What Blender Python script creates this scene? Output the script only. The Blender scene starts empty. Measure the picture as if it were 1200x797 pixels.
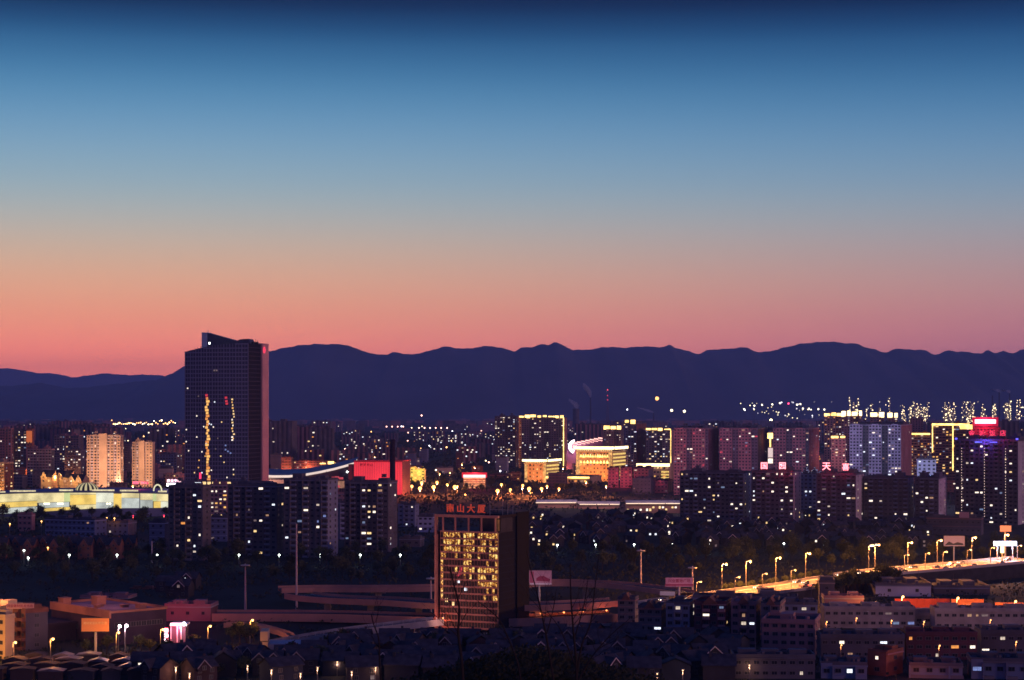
import bpy, math, random
from mathutils import Vector, Matrix
R = math.radians
sc = bpy.context.scene
col = sc.collection

# ------------------------------------------------------------------ camera, sky, sun, exposure
F, H, HZ = 2239.0, 86.0, 478.0          # focal length in photo pixels, eye height, horizon row
cd = bpy.data.cameras.new('camera'); cam = bpy.data.objects.new('camera', cd); col.objects.link(cam)
cam.location = (0, 0, H); cam.rotation_euler = (R(90), 0, 0)
cd.sensor_width = 36.0; cd.lens = 36.0 * F / 1200.0
cd.shift_y = (HZ - 398.5) / 1200.0
cd.clip_start = 1.0; cd.clip_end = 90000
sc.camera = cam

SUN_EL, SUN_AZ = 4.0, 118.0            # soft after-glow light; azimuth clockwise from +Y
w = bpy.data.worlds.new('World'); sc.world = w; w.use_nodes = True
nt = w.node_tree; nt.nodes.clear()
def N(t, tree=None):
    return (tree or nt).nodes.new(t)
out = N('ShaderNodeOutputWorld'); bg = N('ShaderNodeBackground'); tc = N('ShaderNodeTexCoord')
nrm = N('ShaderNodeVectorMath'); nrm.operation = 'NORMALIZE'
sep = N('ShaderNodeSeparateXYZ')
nt.links.new(tc.outputs['Generated'], nrm.inputs[0]); nt.links.new(nrm.outputs[0], sep.inputs[0])
def srgb(r, g, b, k=1.0):
    f = lambda c: ((c / 255.0 + 0.055) / 1.055) ** 2.4 if c > 10 else c / 255.0 / 12.92
    return (f(r) * k, f(g) * k, f(b) * k, 1.0)
def ramp(stops, rng):
    mr = N('ShaderNodeMapRange'); mr.inputs['From Min'].default_value = 0; mr.inputs['From Max'].default_value = rng
    nt.links.new(sep.outputs['Z'], mr.inputs['Value'])
    cr = N('ShaderNodeValToRGB'); cr.color_ramp.interpolation = 'B_SPLINE'
    e = cr.color_ramp.elements
    while len(e) < len(stops): e.new(0.5)
    for i, (p, c) in enumerate(stops): e[i].position = p; e[i].color = (c[0] * .5, c[1] * .5, c[2] * .5, 1)
    nt.links.new(mr.outputs[0], cr.inputs[0]); return cr
def zz(py): return ((HZ - py) / F) / 0.5
HAZE_D, HAZE_TOP, AMB = 4.2e-5, 720.0, (0.021, 0.027, 0.105)
def behind_air(py, r, g, b):
    """Sky radiance outside the haze box for a colour that is seen through it."""
    e = max(1e-4, (HZ - py) / F); L = min(28000.0, (HAZE_TOP - H) / e); T = math.exp(-HAZE_D * L)
    return tuple(max(0.0, (c - a_ * (1 - T)) / T) for c, a_ in zip(srgb(r, g, b)[:3], AMB)) + (1.0,)
def stops(rows, rest):
    return [(zz(py), behind_air(py, *c)) for py, c in rows] + rest
REST = [(0.62, srgb(36, 66, 136)), (1.0, srgb(34, 62, 134))]
west = ramp(stops([(478, (220, 110, 110)), (412, (224, 124, 116)), (380, (224, 140, 120)), (345, (220, 156, 130)), (305, (202, 168, 146)), (262, (172, 172, 168)), (218, (142, 168, 182)),
                   (165, (114, 156, 188)), (112, (78, 134, 176)), (62, (42, 96, 144)), (28, (18, 56, 102)), (2, (5, 26, 64))], REST), 0.5)
north = ramp(stops([(478, (126, 84, 118)), (412, (146, 98, 122)), (380, (162, 110, 128)), (345, (166, 126, 134)), (305, (156, 138, 148)), (262, (138, 148, 162)), (218, (114, 144, 172)),
                    (165, (88, 132, 172)), (112, (58, 110, 156)), (62, (30, 78, 128)), (28, (12, 44, 90)), (2, (3, 20, 56))], REST), 0.5)
east = ramp([(0.0, srgb(96, 78, 118)), (0.3, srgb(84, 80, 142)), (1.0, srgb(36, 62, 134))], 0.5)
fx = N('ShaderNodeMapRange'); fx.inputs['From Min'].default_value = -0.25; fx.inputs['From Max'].default_value = 0.42; fx.interpolation_type = 'SMOOTHSTEP'
nt.links.new(sep.outputs['X'], fx.inputs['Value'])
m1 = N('ShaderNodeMix'); m1.data_type = 'RGBA'
nt.links.new(fx.outputs[0], m1.inputs[0]); nt.links.new(west.outputs[0], m1.inputs[6]); nt.links.new(north.outputs[0], m1.inputs[7])
fy = N('ShaderNodeMapRange'); fy.inputs['From Min'].default_value = 0.85; fy.inputs['From Max'].default_value = -0.1; fy.interpolation_type = 'SMOOTHSTEP'
nt.links.new(sep.outputs['Y'], fy.inputs['Value'])
m2 = N('ShaderNodeMix'); m2.data_type = 'RGBA'
nt.links.new(fy.outputs[0], m2.inputs[0]); nt.links.new(m1.outputs[2], m2.inputs[6]); nt.links.new(east.outputs[0], m2.inputs[7])
sky = N('ShaderNodeTexSky'); sky.sky_type = 'NISHITA'; sky.sun_disc = False
sky.sun_elevation = R(-4.0); sky.sun_rotation = R(-30.0)
bg2 = N('ShaderNodeBackground'); bg2.inputs[1].default_value = 0.05
nt.links.new(sky.outputs[0], bg2.inputs[0])
nt.links.new(m2.outputs[2], bg.inputs[0]); bg.inputs[1].default_value = 2.0
ads = N('ShaderNodeAddShader')
nt.links.new(bg.outputs[0], ads.inputs[0]); nt.links.new(bg2.outputs[0], ads.inputs[1]); nt.links.new(ads.outputs[0], out.inputs[0])

sl = bpy.data.lights.new('afterglow', 'SUN'); sl.energy = 1.15; sl.angle = R(14); sl.color = (1.0, 0.45, 0.48)
sun = bpy.data.objects.new('afterglow', sl); col.objects.link(sun)
_az, _el = R(SUN_AZ), R(SUN_EL)
tosun = Vector((math.sin(_az) * math.cos(_el), math.cos(_az) * math.cos(_el), math.sin(_el)))
sun.rotation_euler = tosun.to_track_quat('Z', 'Y').to_euler()

sc.view_settings.view_transform = 'Standard'; sc.view_settings.look = 'None'
sc.view_settings.exposure = 0.0; sc.view_settings.gamma = 1.0; sc.view_settings.use_curve_mapping = False
cy = sc.cycles
cy.max_bounces = 3; cy.diffuse_bounces = 1; cy.glossy_bounces = 2; cy.transmission_bounces = 2
cy.volume_bounces = 0; cy.transparent_max_bounces = 8
cy.sample_clamp_indirect = 1.5; cy.use_denoising = True; cy.caustics_reflective = False; cy.caustics_refractive = False
cy.use_light_tree = True; cy.pixel_filter_type = 'BLACKMAN_HARRIS'; cy.filter_width = 1.6

# ------------------------------------------------------------------ helpers
rnd = random.Random(11)
def P(px, py, Y):
    return Vector(((px - 600.0) / F * Y, Y, H - (py - HZ) / F * Y))
def gy(py, z=0.0):
    return (H - z) * F / (py - HZ)
def G(px, py, z=0.0):
    return P(px, py, gy(py, z))
def zat(py, Y):
    return H - (py - HZ) / F * Y

MATS = {}
def mat(name, c, rough=0.85, emit=None, strength=1.0, noise=None, metal=0.0, sample=False, bump=0.0):
    if name in MATS: return MATS[name]
    m = bpy.data.materials.new(name); m.use_nodes = True; t = m.node_tree
    b = t.nodes['Principled BSDF']
    c4 = tuple(c) + (1.0,)
    b.inputs['Base Color'].default_value = c4
    if rough >= .8: b.inputs['Specular IOR Level'].default_value = 0.12
    b.inputs['Roughness'].default_value = rough; b.inputs['Metallic'].default_value = metal
    if noise:
        sc_, amt = noise
        tcn = t.nodes.new('ShaderNodeTexCoord'); n1 = t.nodes.new('ShaderNodeTexNoise'); n1.inputs['Scale'].default_value = sc_
        n1.inputs['Detail'].default_value = 5
        t.links.new(tcn.outputs['Object'], n1.inputs['Vector'])
        mx = t.nodes.new('ShaderNodeMix'); mx.data_type = 'RGBA'
        mr = t.nodes.new('ShaderNodeMapRange'); mr.inputs['From Min'].default_value = 0.3; mr.inputs['From Max'].default_value = 0.7
        t.links.new(n1.outputs['Fac'], mr.inputs['Value']); t.links.new(mr.outputs[0], mx.inputs[0])
        mx.inputs[6].default_value = tuple(x * (1 - amt) for x in c) + (1,)
        mx.inputs[7].default_value = tuple(min(1, x * (1 + amt)) for x in c) + (1,)
        t.links.new(mx.outputs[2], b.inputs['Base Color'])
        if bump:
            bp = t.nodes.new('ShaderNodeBump'); bp.inputs['Strength'].default_value = bump
            t.links.new(n1.outputs['Fac'], bp.inputs['Height']); t.links.new(bp.outputs[0], b.inputs['Normal'])
    if emit:
        b.inputs['Emission Color'].default_value = tuple(emit) + (1,); b.inputs['Emission Strength'].default_value = strength
        m.cycles.emission_sampling = 'FRONT' if sample else 'NONE'
    MATS[name] = m; return m
def glow(name, c, s, sample=False, vary=0.0, scale=0.6):
    if name in MATS: return MATS[name]
    m = mat(name, (0.02, 0.02, 0.02), 0.5, c, s, sample=sample)
    if vary:
        t = m.node_tree; b = t.nodes['Principled BSDF']
        tcn = t.nodes.new('ShaderNodeTexCoord'); n1 = t.nodes.new('ShaderNodeTexNoise'); n1.inputs['Scale'].default_value = scale; n1.inputs['Detail'].default_value = 4
        t.links.new(tcn.outputs['Object'], n1.inputs['Vector'])
        mr = t.nodes.new('ShaderNodeMapRange'); mr.inputs['From Min'].default_value = 0.35; mr.inputs['From Max'].default_value = 0.65
        mr.inputs['To Min'].default_value = s * (1 - vary); mr.inputs['To Max'].default_value = s * (1 + vary)
        t.links.new(n1.outputs['Fac'], mr.inputs['Value']); t.links.new(mr.outputs[0], b.inputs['Emission Strength'])
    return m

class MB:
    def __init__(s): s.v = []; s.f = []; s.m = []
    def box(s, x0, x1, y0, y1, z0, z1, m=0):
        i = len(s.v)
        s.v += [(x0, y0, z0), (x1, y0, z0), (x1, y1, z0), (x0, y1, z0), (x0, y0, z1), (x1, y0, z1), (x1, y1, z1), (x0, y1, z1)]
        s.f += [(i, i + 3, i + 2, i + 1), (i + 4, i + 5, i + 6, i + 7), (i, i + 1, i + 5, i + 4), (i + 1, i + 2, i + 6, i + 5), (i + 2, i + 3, i + 7, i + 6), (i + 3, i, i + 4, i + 7)]
        s.m += [m] * 6; return s
    def quad(s, a, b, c, d, m=0):
        i = len(s.v); s.v += [tuple(a), tuple(b), tuple(c), tuple(d)]; s.f.append((i, i + 1, i + 2, i + 3)); s.m.append(m); return s
    def poly(s, pts, m=0):
        i = len(s.v); s.v += [tuple(p) for p in pts]; s.f.append(tuple(range(i, i + len(pts)))); s.m.append(m); return s
    def prism(s, pts, y0, y1, m=0):          # outline in x,z extruded along y
        n = len(pts); i = len(s.v)
        s.v += [(p[0], y0, p[1]) for p in pts] + [(p[0], y1, p[1]) for p in pts]
        s.f.append(tuple(range(i, i + n))); s.f.append(tuple(reversed(range(i + n, i + 2 * n)))); s.m += [m, m]
        for k in range(n):
            k2 = (k + 1) % n; s.f.append((i + k, i + n + k, i + n + k2, i + k2)); s.m.append(m)
        return s
    def tube(s, a, b, ra, rb=None, n=8, m=0, cap=True):
        rb = ra if rb is None else rb
        a = Vector(a); b = Vector(b); d = (b - a).normalized()
        u = d.orthogonal().normalized(); v = d.cross(u); i = len(s.v)
        for c, r in ((a, ra), (b, rb)):
            for k in range(n):
                t = 2 * math.pi * k / n; s.v.append(tuple(c + u * math.cos(t) * r + v * math.sin(t) * r))
        for k in range(n):
            k2 = (k + 1) % n; s.f.append((i + k, i + k2, i + n + k2, i + n + k)); s.m.append(m)
        if cap:
            s.f.append(tuple(reversed(range(i, i + n)))); s.f.append(tuple(range(i + n, i + 2 * n))); s.m += [m, m]
        return s
    def ball(s, c, r, m=0, sz=1.0, n=8, k=5):
        i = len(s.v)
        for a in range(k + 1):
            t = math.pi * a / k
            for b in range(n):
                p = 2 * math.pi * b / n
                s.v.append((c[0] + r * math.sin(t) * math.cos(p), c[1] + r * math.sin(t) * math.sin(p), c[2] + r * sz * math.cos(t)))
        for a in range(k):
            for b in range(n):
                b2 = (b + 1) % n
                s.f.append((i + a * n + b, i + (a + 1) * n + b, i + (a + 1) * n + b2, i + a * n + b2)); s.m.append(m)
        return s
    def mesh(s, name, mats):
        me = bpy.data.meshes.new(name); me.from_pydata(s.v, [], s.f)
        for m in (mats if isinstance(mats, (list, tuple)) else [mats]): me.materials.append(m)
        if me.polygons: me.polygons.foreach_set('material_index', s.m)
        me.update(); return me
    def build(s, name, mats, parent=None, loc=(0, 0, 0), rz=0.0):
        return link(name, s.mesh(name, mats), parent, loc, rz)
def link(name, data, parent=None, loc=(0, 0, 0), rz=0.0):
    o = bpy.data.objects.new(name, data); col.objects.link(o)
    o.location = loc; o.rotation_euler = (0, 0, rz)
    if parent is not None: o.parent = parent
    return o
def tag(o, label=None, cat=None, group=None, kind=None):
    if label: o['label'] = label
    if cat: o['category'] = cat
    if group: o['group'] = group
    if kind: o['kind'] = kind
    return o
KIDS = {}
def thing(name, label, cat, loc=(0, 0, 0), rz=0.0, group=None):
    o = bpy.data.objects.new(name, None); col.objects.link(o); o.location = loc; o.rotation_euler = (0, 0, rz)
    o.empty_display_size = 1; return tag(o, label, cat, group)
def copy_tree(o, parent=None):
    c = o.copy(); col.objects.link(c); c.parent = parent
    for ch in o.children: copy_tree(ch, c)
    return c
def point_light(parent, loc, colr, power, rad=0.3, name='lamp_light'):
    l = bpy.data.lights.new(name, 'POINT'); l.color = colr; l.energy = power; l.shadow_soft_size = rad
    o = bpy.data.objects.new(name, l); col.objects.link(o); o.location = loc
    if parent is not None: o.parent = parent
    return o
def spot_light(parent, loc, target, colr, power, ang=100, rad=0.6, name='flood_light'):
    l = bpy.data.lights.new(name, 'SPOT'); l.color = colr; l.energy = power; l.shadow_soft_size = rad; l.spot_size = R(ang); l.spot_blend = 0.8
    o = bpy.data.objects.new(name, l); col.objects.link(o); o.location = loc
    o.rotation_euler = (Vector(loc) - Vector(target)).to_track_quat('Z', 'Y').to_euler()
    if parent is not None: o.parent = parent
    return o
def text_mesh(txt, size, depth, m, space=1.0):
    cu = bpy.data.curves.new('lettering', 'FONT'); cu.body = txt; cu.size = size; cu.extrude = depth / 2; cu.align_x = 'CENTER'; cu.align_y = 'CENTER'
    cu.space_character = space; cu.resolution_u = 2; cu.offset = size * 0.012
    o = bpy.data.objects.new('lettering', cu); col.objects.link(o)
    dg = bpy.context.evaluated_depsgraph_get()
    me = bpy.data.meshes.new_from_object(o.evaluated_get(dg)); bpy.data.objects.remove(o)
    me.transform(Matrix.Rotation(R(90), 4, 'X')); me.materials.clear(); me.materials.append(m); return me

# ------------------------------------------------------------------ materials
M_ground = mat('city_ground', (0.022, 0.024, 0.021), 0.95, noise=(0.02, 0.5))
M_asph = mat('asphalt', (0.05, 0.048, 0.05), 0.8, noise=(0.2, 0.25))
M_conc = mat('concrete', (0.30, 0.28, 0.28), 0.85, noise=(0.3, 0.2))
M_concd = mat('dark_concrete', (0.045, 0.042, 0.048), 0.9, noise=(0.3, 0.25))
M_steel = mat('painted_steel', (0.34, 0.33, 0.34), 0.5, metal=0.2)
M_dark = mat('dark_metal', (0.02, 0.02, 0.025), 0.6)
M_roof = mat('flat_roof', (0.035, 0.033, 0.04), 0.95, noise=(0.15, 0.35))
M_tile = mat('dark_roof_tiles', (0.045, 0.04, 0.05), 0.85, noise=(0.5, 0.4))
M_glassd = mat('dark_window_glass', (0.010, 0.012, 0.020), 0.45)
M_glassd.node_tree.nodes['Principled BSDF'].inputs['Specular IOR Level'].default_value = 0.3
M_frame = mat('window_frame', (0.14, 0.13, 0.15), 0.6)
M_white = mat('white_paint', (0.7, 0.68, 0.68), 0.6)
WALLS = {
 'grey': mat('grey_render', (0.15, 0.135, 0.16), noise=(0.08, 0.25)),
 'dark': mat('dark_render', (0.10, 0.092, 0.115), noise=(0.08, 0.3)),
 'pale': mat('pale_render', (0.36, 0.31, 0.30), noise=(0.06, 0.2)),
 'rose': mat('rose_render', (0.30, 0.16, 0.17), noise=(0.06, 0.2)),
 'maroon': mat('maroon_render', (0.11, 0.045, 0.06), noise=(0.06, 0.3)),
 'blue': mat('blue_grey_render', (0.16, 0.18, 0.27), noise=(0.06, 0.2)),
 'bluew': mat('blue_white_render', (0.40, 0.42, 0.56), noise=(0.06, 0.15)),
 'brick': mat('brick', (0.20, 0.085, 0.06), noise=(0.2, 0.3)),
 'sand': mat('sand_render', (0.46, 0.34, 0.22), noise=(0.08, 0.2)),
 'pinkgrey': mat('pink_grey_render', (0.22, 0.19, 0.21), noise=(0.15, 0.25)),
 'white': mat('white_render', (0.44, 0.41, 0.43), noise=(0.1, 0.2)),
}
def PB(name, c, s): return glow(name, c, s, vary=0.35, scale=0.9)
LIT = {
 'v': PB('window_light_soft_white', (1.0, 0.80, 0.64), 0.75), 'k': PB('window_light_curtained', (1.0, 0.55, 0.32), 0.45), 'm': PB('window_light_blue_television', (0.45, 0.6, 1.0), 0.35),
 'w': PB('window_light_warm_white', (1.0, 0.84, 0.68), 1.7),
 'c': PB('window_light_cool_white', (0.82, 0.88, 1.0), 1.6),
 'y': PB('window_light_yellow', (1.0, 0.66, 0.28), 1.4),
 'o': PB('window_light_orange', (1.0, 0.36, 0.08), 1.0),
 'd': PB('window_light_dim', (0.8, 0.55, 0.55), 0.22),
 'b': PB('window_light_blue', (0.35, 0.45, 1.0), 0.5),
 'r': PB('window_light_red', (1.0, 0.06, 0.10), 0.7),
 'g': PB('window_light_gold', (1.0, 0.50, 0.13), 1.3),
}
M_gold = glow('gold_light_strip', (1.0, 0.60, 0.17), 3.2, vary=0.45, scale=0.15)
M_goldw = glow('bright_gold_light', (1.0, 0.74, 0.34), 4.0, vary=0.3, scale=0.2)
M_redneon = glow('red_neon', (1.0, 0.03, 0.10), 2.4)
M_pinkneon = glow('white_pink_neon', (1.0, 0.55, 0.62), 3.0)
M_whiteneon = glow('white_neon', (0.9, 0.9, 1.0), 4.0)
M_bulb_o = glow('sodium_bulb', (1.0, 0.46, 0.13), 7.0)
M_bulb_w = glow('white_bulb', (0.85, 0.95, 0.9), 12.0)
M_bulb_y = glow('yellow_bulb', (1.0, 0.85, 0.45), 6.0)
M_blueneon = glow('blue_neon', (0.12, 0.10, 1.0), 2.0)

# ------------------------------------------------------------------ ground, hills, mountains, haze
def disc_ground():
    mb = MB(); X, Y0, Y1 = 15500, -3000, 27500
    nx, ny = 40, 60
    vs = [(-X + 2 * X * i / nx, Y0 + (Y1 - Y0) * j / ny, 0.0) for j in range(ny + 1) for i in range(nx + 1)]
    mb.v = vs
    for j in range(ny):
        for i in range(nx):
            a = j * (nx + 1) + i; mb.f.append((a, a + 1, a + nx + 2, a + nx + 1)); mb.m.append(0)
    return mb
tag(disc_ground().build('ground', M_ground), kind='structure')

def hill_z(x, y):
    # the hill the camera stands on: its brow drops away below the frame
    r = math.hypot(x * 0.55, y)
    z = 82 - 0.155 * max(0, r - 10) - 0.0
    if r > 240: z -= (r - 240) ** 1.25 * 0.16
    return z + 0.7 * math.sin(x * 0.11 + y * 0.05) + 0.5 * math.sin(x * 0.23 - y * 0.19)
mb = MB(); n = 60
for j in range(n + 1):
    for i in range(n + 1):
        x = -600 + 1200 * i / n; y = -500 + 1000 * j / n
        mb.v.append((x, y, max(-1.5, hill_z(x, y)) if y > -60 else max(-1.5, hill_z(x, -y * 0.4))))
for j in range(n):
    for i in range(n):
        a = j * (n + 1) + i; mb.f.append((a, a + 1, a + n + 2, a + n + 1)); mb.m.append(0)
tag(mb.build('hill', mat('hill_grass', (0.018, 0.02, 0.014), 0.95, noise=(0.3, 0.5))), kind='structure')

def ridge(name, pts, Y, depth, m, jag, seed):
    """A mountain range as terrain: its skyline from way-points, slopes falling toward and away from the viewer."""
    rr = random.Random(seed); pts = sorted(pts)
    def top(px):
        for (a, ya), (b, yb) in zip(pts, pts[1:]):
            if a <= px <= b:
                t = (px - a) / (b - a); t = t * t * (3 - 2 * t) * 0.5 + t * 0.5; return ya + (yb - ya) * t
        return pts[0][1] if px < pts[0][0] else pts[-1][1]
    oct_ = [(rr.uniform(0, 99), fr, am) for fr, am in ((0.11, 0.9), (0.29, 0.5), (0.63, 0.3), (1.3, 0.18))]
    a, b = pts[0][0], pts[-1][0]; nx, ny = int((b - a) / 2.2), 26; mb = MB()
    for j in range(ny + 1):
        t = -1 + 2 * j / ny
        for i in range(nx + 1):
            px = a + (b - a) * i / nx
            x = (px - 600) / F * Y
            z = zat(top(px) + jag * sum(am * math.sin(px * fr + ph) for ph, fr, am in oct_), Y)
            prof = max(0.0, 1 - abs(t)) ** 0.85
            rid = 0.07 * math.sin(px * 0.045 + 3 * t + seed) * math.sin(px * 0.021 + 5 * abs(t)) + 0.03 * math.sin(px * 0.11 + 6 * t)
            prof2 = prof * (1 + rid * (1 - prof) * 4 * prof)
            mb.v.append((x, Y + t * depth, max(0, z) * prof2 - (4 if prof == 0 else 0)))
    for j in range(ny):
        for i in range(nx):
            q = j * (nx + 1) + i; mb.f.append((q, q + 1, q + nx + 2, q + nx + 1)); mb.m.append(0)
    o = mb.build(name, m); tag(o, kind='structure')
    for p in o.data.polygons: p.use_smooth = True
    return o
M_mtn = mat('mountain_scrub', (0.055, 0.058, 0.065), 0.95, noise=(0.0012, 0.4))  # slope tone brightened to carry part of the haze
main = [(-420, 470), (-200, 462), (0, 453), (45, 449), (75, 454), (105, 454), (150, 448), (185, 446), (200, 438), (216, 429), (250, 424), (300, 415), (314, 411), (340, 407), (358, 404), (368, 402.5), (380, 403), (405, 404.5), (420, 409), (440, 415),
        (455, 416), (462, 413), (480, 415), (500, 412), (522, 406.5), (545, 408), (575, 406), (590, 408), (604, 411), (612, 407), (626, 407), (634, 404), (642, 404), (651, 400.5), (660, 404), (672, 410.5), (695, 410), (706, 406),
        (722, 406.5), (736, 408), (755, 406), (778, 406), (784, 404), (792, 408), (806, 412), (818, 414.5), (832, 409), (850, 409.5), (875, 407), (889, 412.5), (908, 411), (925, 406), (942, 401.5), (968, 401), (1003, 402), (1020, 409), (1038, 413.5),
        (1052, 407.5), (1070, 410), (1080, 410), (1095, 416), (1112, 410), (1125, 412), (1150, 415), (1158, 410), (1165, 413.5), (1176, 411), (1187, 414), (1200, 410), (1260, 416), (1400, 424), (1640, 436)]
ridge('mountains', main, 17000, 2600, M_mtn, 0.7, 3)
ridge('far_mountains', [(-420, 420), (-120, 428), (0, 431.5), (20, 433), (48, 437), (62, 438), (85, 442), (100, 440), (115, 438.5), (128, 438), (140, 439), (165, 439), (200, 441), (300, 446), (420, 456)], 23500, 2600, mat('haze_tinted_rock', (0.11, 0.12, 0.15), 0.95, noise=(0.0012, 0.3)), 0.5, 8)  # lighter bluish tone puts the distant haze into the rock colour

hz = MB(); hz.box(-16500, 16500, -3600, 28500, -1.0, HAZE_TOP)
hm = bpy.data.materials.new('haze_air'); hm.use_nodes = True; ht = hm.node_tree; ht.nodes.clear()
ho = ht.nodes.new('ShaderNodeOutputMaterial'); hv = ht.nodes.new('ShaderNodeVolumePrincipled')
hv.inputs['Color'].default_value = (0.36, 0.56, 1.0, 1); hv.inputs['Density'].default_value = HAZE_D; hv.inputs['Anisotropy'].default_value = 0.0
ht.links.new(hv.outputs[0], ho.inputs['Volume'])
tag(hz.build('haze', hm), kind='stuff')

# ------------------------------------------------------------------ windows and buildings
WM = {}
def window_mesh(ww, wh, lit):
    k = (round(ww, 1), round(wh, 1), lit)
    if k in WM: return WM[k]
    ww, wh = k[0], k[1]; mb = MB(); t = 0.09
    a, b = ww / 2, wh / 2
    mb.box(-a, a, -0.10, 0, -b, -b + t, 0).box(-a, a, -0.10, 0, b - t, b, 0).box(-a, -a + t, -0.10, 0, -b + t, b - t, 0).box(a - t, a, -0.10, 0, -b + t, b - t, 0)
    mb.box(-0.04, 0.04, -0.08, 0, -b + t, b - t, 0)
    mb.quad((-a + t, -0.03, -b + t), (a - t, -0.03, -b + t), (a - t, -0.03, b - t), (-a + t, -0.03, b - t), 1)
    WM[k] = mb.mesh('window', [M_frame, LIT[lit] if lit else M_glassd]); return WM[k]

def place(pxL, pxS, pxR, Y, a):
    """Front-left, shared and back-right corner columns -> width, depth, shared corner."""
    tL, tR = (pxL - 600) / F, (pxR - 600) / F if pxR else None
    S = Vector(((pxS - 600) / F * Y, Y)); ca, sa = math.cos(a), math.sin(a)
    w_ = (S.x - tL * S.y) / (ca - tL * sa)
    d_ = None
    if tR is not None:
        den = -sa - tR * ca
        if abs(den) > 0.03: d_ = (tR * S.y - S.x) / den
        if d_ is not None and (d_ < 4 or d_ > 90): d_ = None
    return w_, d_, S

PAL = 'wwwvvvccyyddkkm'
def windows(root, spots, ww, wh, lit, pal, rr, cap=100, lit_cap=70, dark=True):
    """spots: (x, y, z, facing angle). Lit ones first, as parts; what is left beyond the cap becomes one part of kind stuff."""
    spots = list(spots); rr.shuffle(spots)
    nl = min(len(spots), int(round(lit * len(spots))), lit_cap)
    ex = spots[:nl]; rest = spots[nl:]
    for s in ex: link('window', window_mesh(ww * rr.choice((.62, 1, 1, 1.45)), wh * rr.choice((.8, 1)), rr.choice(pal + pal + 'vvkkdm')), root, s[:3], s[3])
    if not dark: return
    k = max(0, min(len(rest), cap - nl))
    for s in rest[:k]: link('window', window_mesh(ww, wh, None), root, s[:3], s[3])
    rest = rest[k:]
    if rest:
        mb = MB(); a, b = ww / 2, wh / 2
        for (x, y, z, an) in rest:
            c, s_ = math.cos(an), math.sin(an)
            def T(lx, ly, lz): return (x + lx * c - ly * s_, y + lx * s_ + ly * c, z + lz)
            mb.quad(T(-a, -0.05, -b), T(a, -0.05, -b), T(a, -0.05, b), T(-a, -0.05, b), 0)
            mb.quad(T(-a - .08, -0.02, -b - .08), T(a + .08, -0.02, -b - .08), T(a + .08, -0.02, b + .08), T(-a - .08, -0.02, b + .08), 1)
        o = mb.build('window', [M_glassd, M_frame], root); tag(o, kind='stuff')

def roof_bits(mb, w_, d_, h, rr, huts=2, tanks=True):
    mb.box(-w_ / 2 - .15, w_ / 2 + .15, -d_ / 2 - .15, -d_ / 2 + .25, h + .002, h + 1.1); mb.box(-w_ / 2 - .15, w_ / 2 + .15, d_ / 2 - .25, d_ / 2 + .15, h + .002, h + 1.1)
    mb.box(-w_ / 2 - .15, -w_ / 2 + .25, -d_ / 2 + .25, d_ / 2 - .25, h + .002, h + 1.1); mb.box(w_ / 2 - .25, w_ / 2 + .15, -d_ / 2 + .25, d_ / 2 - .25, h + .002, h + 1.1)
    for k in range(huts):
        cx = -w_ / 2 + w_ * (k + 0.5 + rr.uniform(-.12, .12)) / max(1, huts); hw = min(4.0, w_ * 0.07 + 1.0)
        mb.box(cx - hw, cx + hw, -d_ * 0.14, d_ * 0.24, h + .003, h + rr.uniform(2.0, 2.0 + min(2.2, h * .05)))
        if rr.random() < .5 and h > 25: mb.box(cx - hw * .4, cx + hw * .3, -d_ * 0.08, d_ * 0.12, h + 3, h + 5.0)
    if tanks and w_ > 14:
        for k in range(rr.randint(1, 3)):
            x = rr.uniform(-w_ * .42, w_ * .42); mb.tube((x, -d_ * .3, h + .3), (x, -d_ * .3, h + 1.7), 0.8, n=8)
    if rr.random() < .6:
        x = rr.uniform(-w_ * .4, w_ * .4); mb.tube((x, 0, h + 1), (x, 0, h + rr.uniform(4, 7)), 0.09, n=4)

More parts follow.
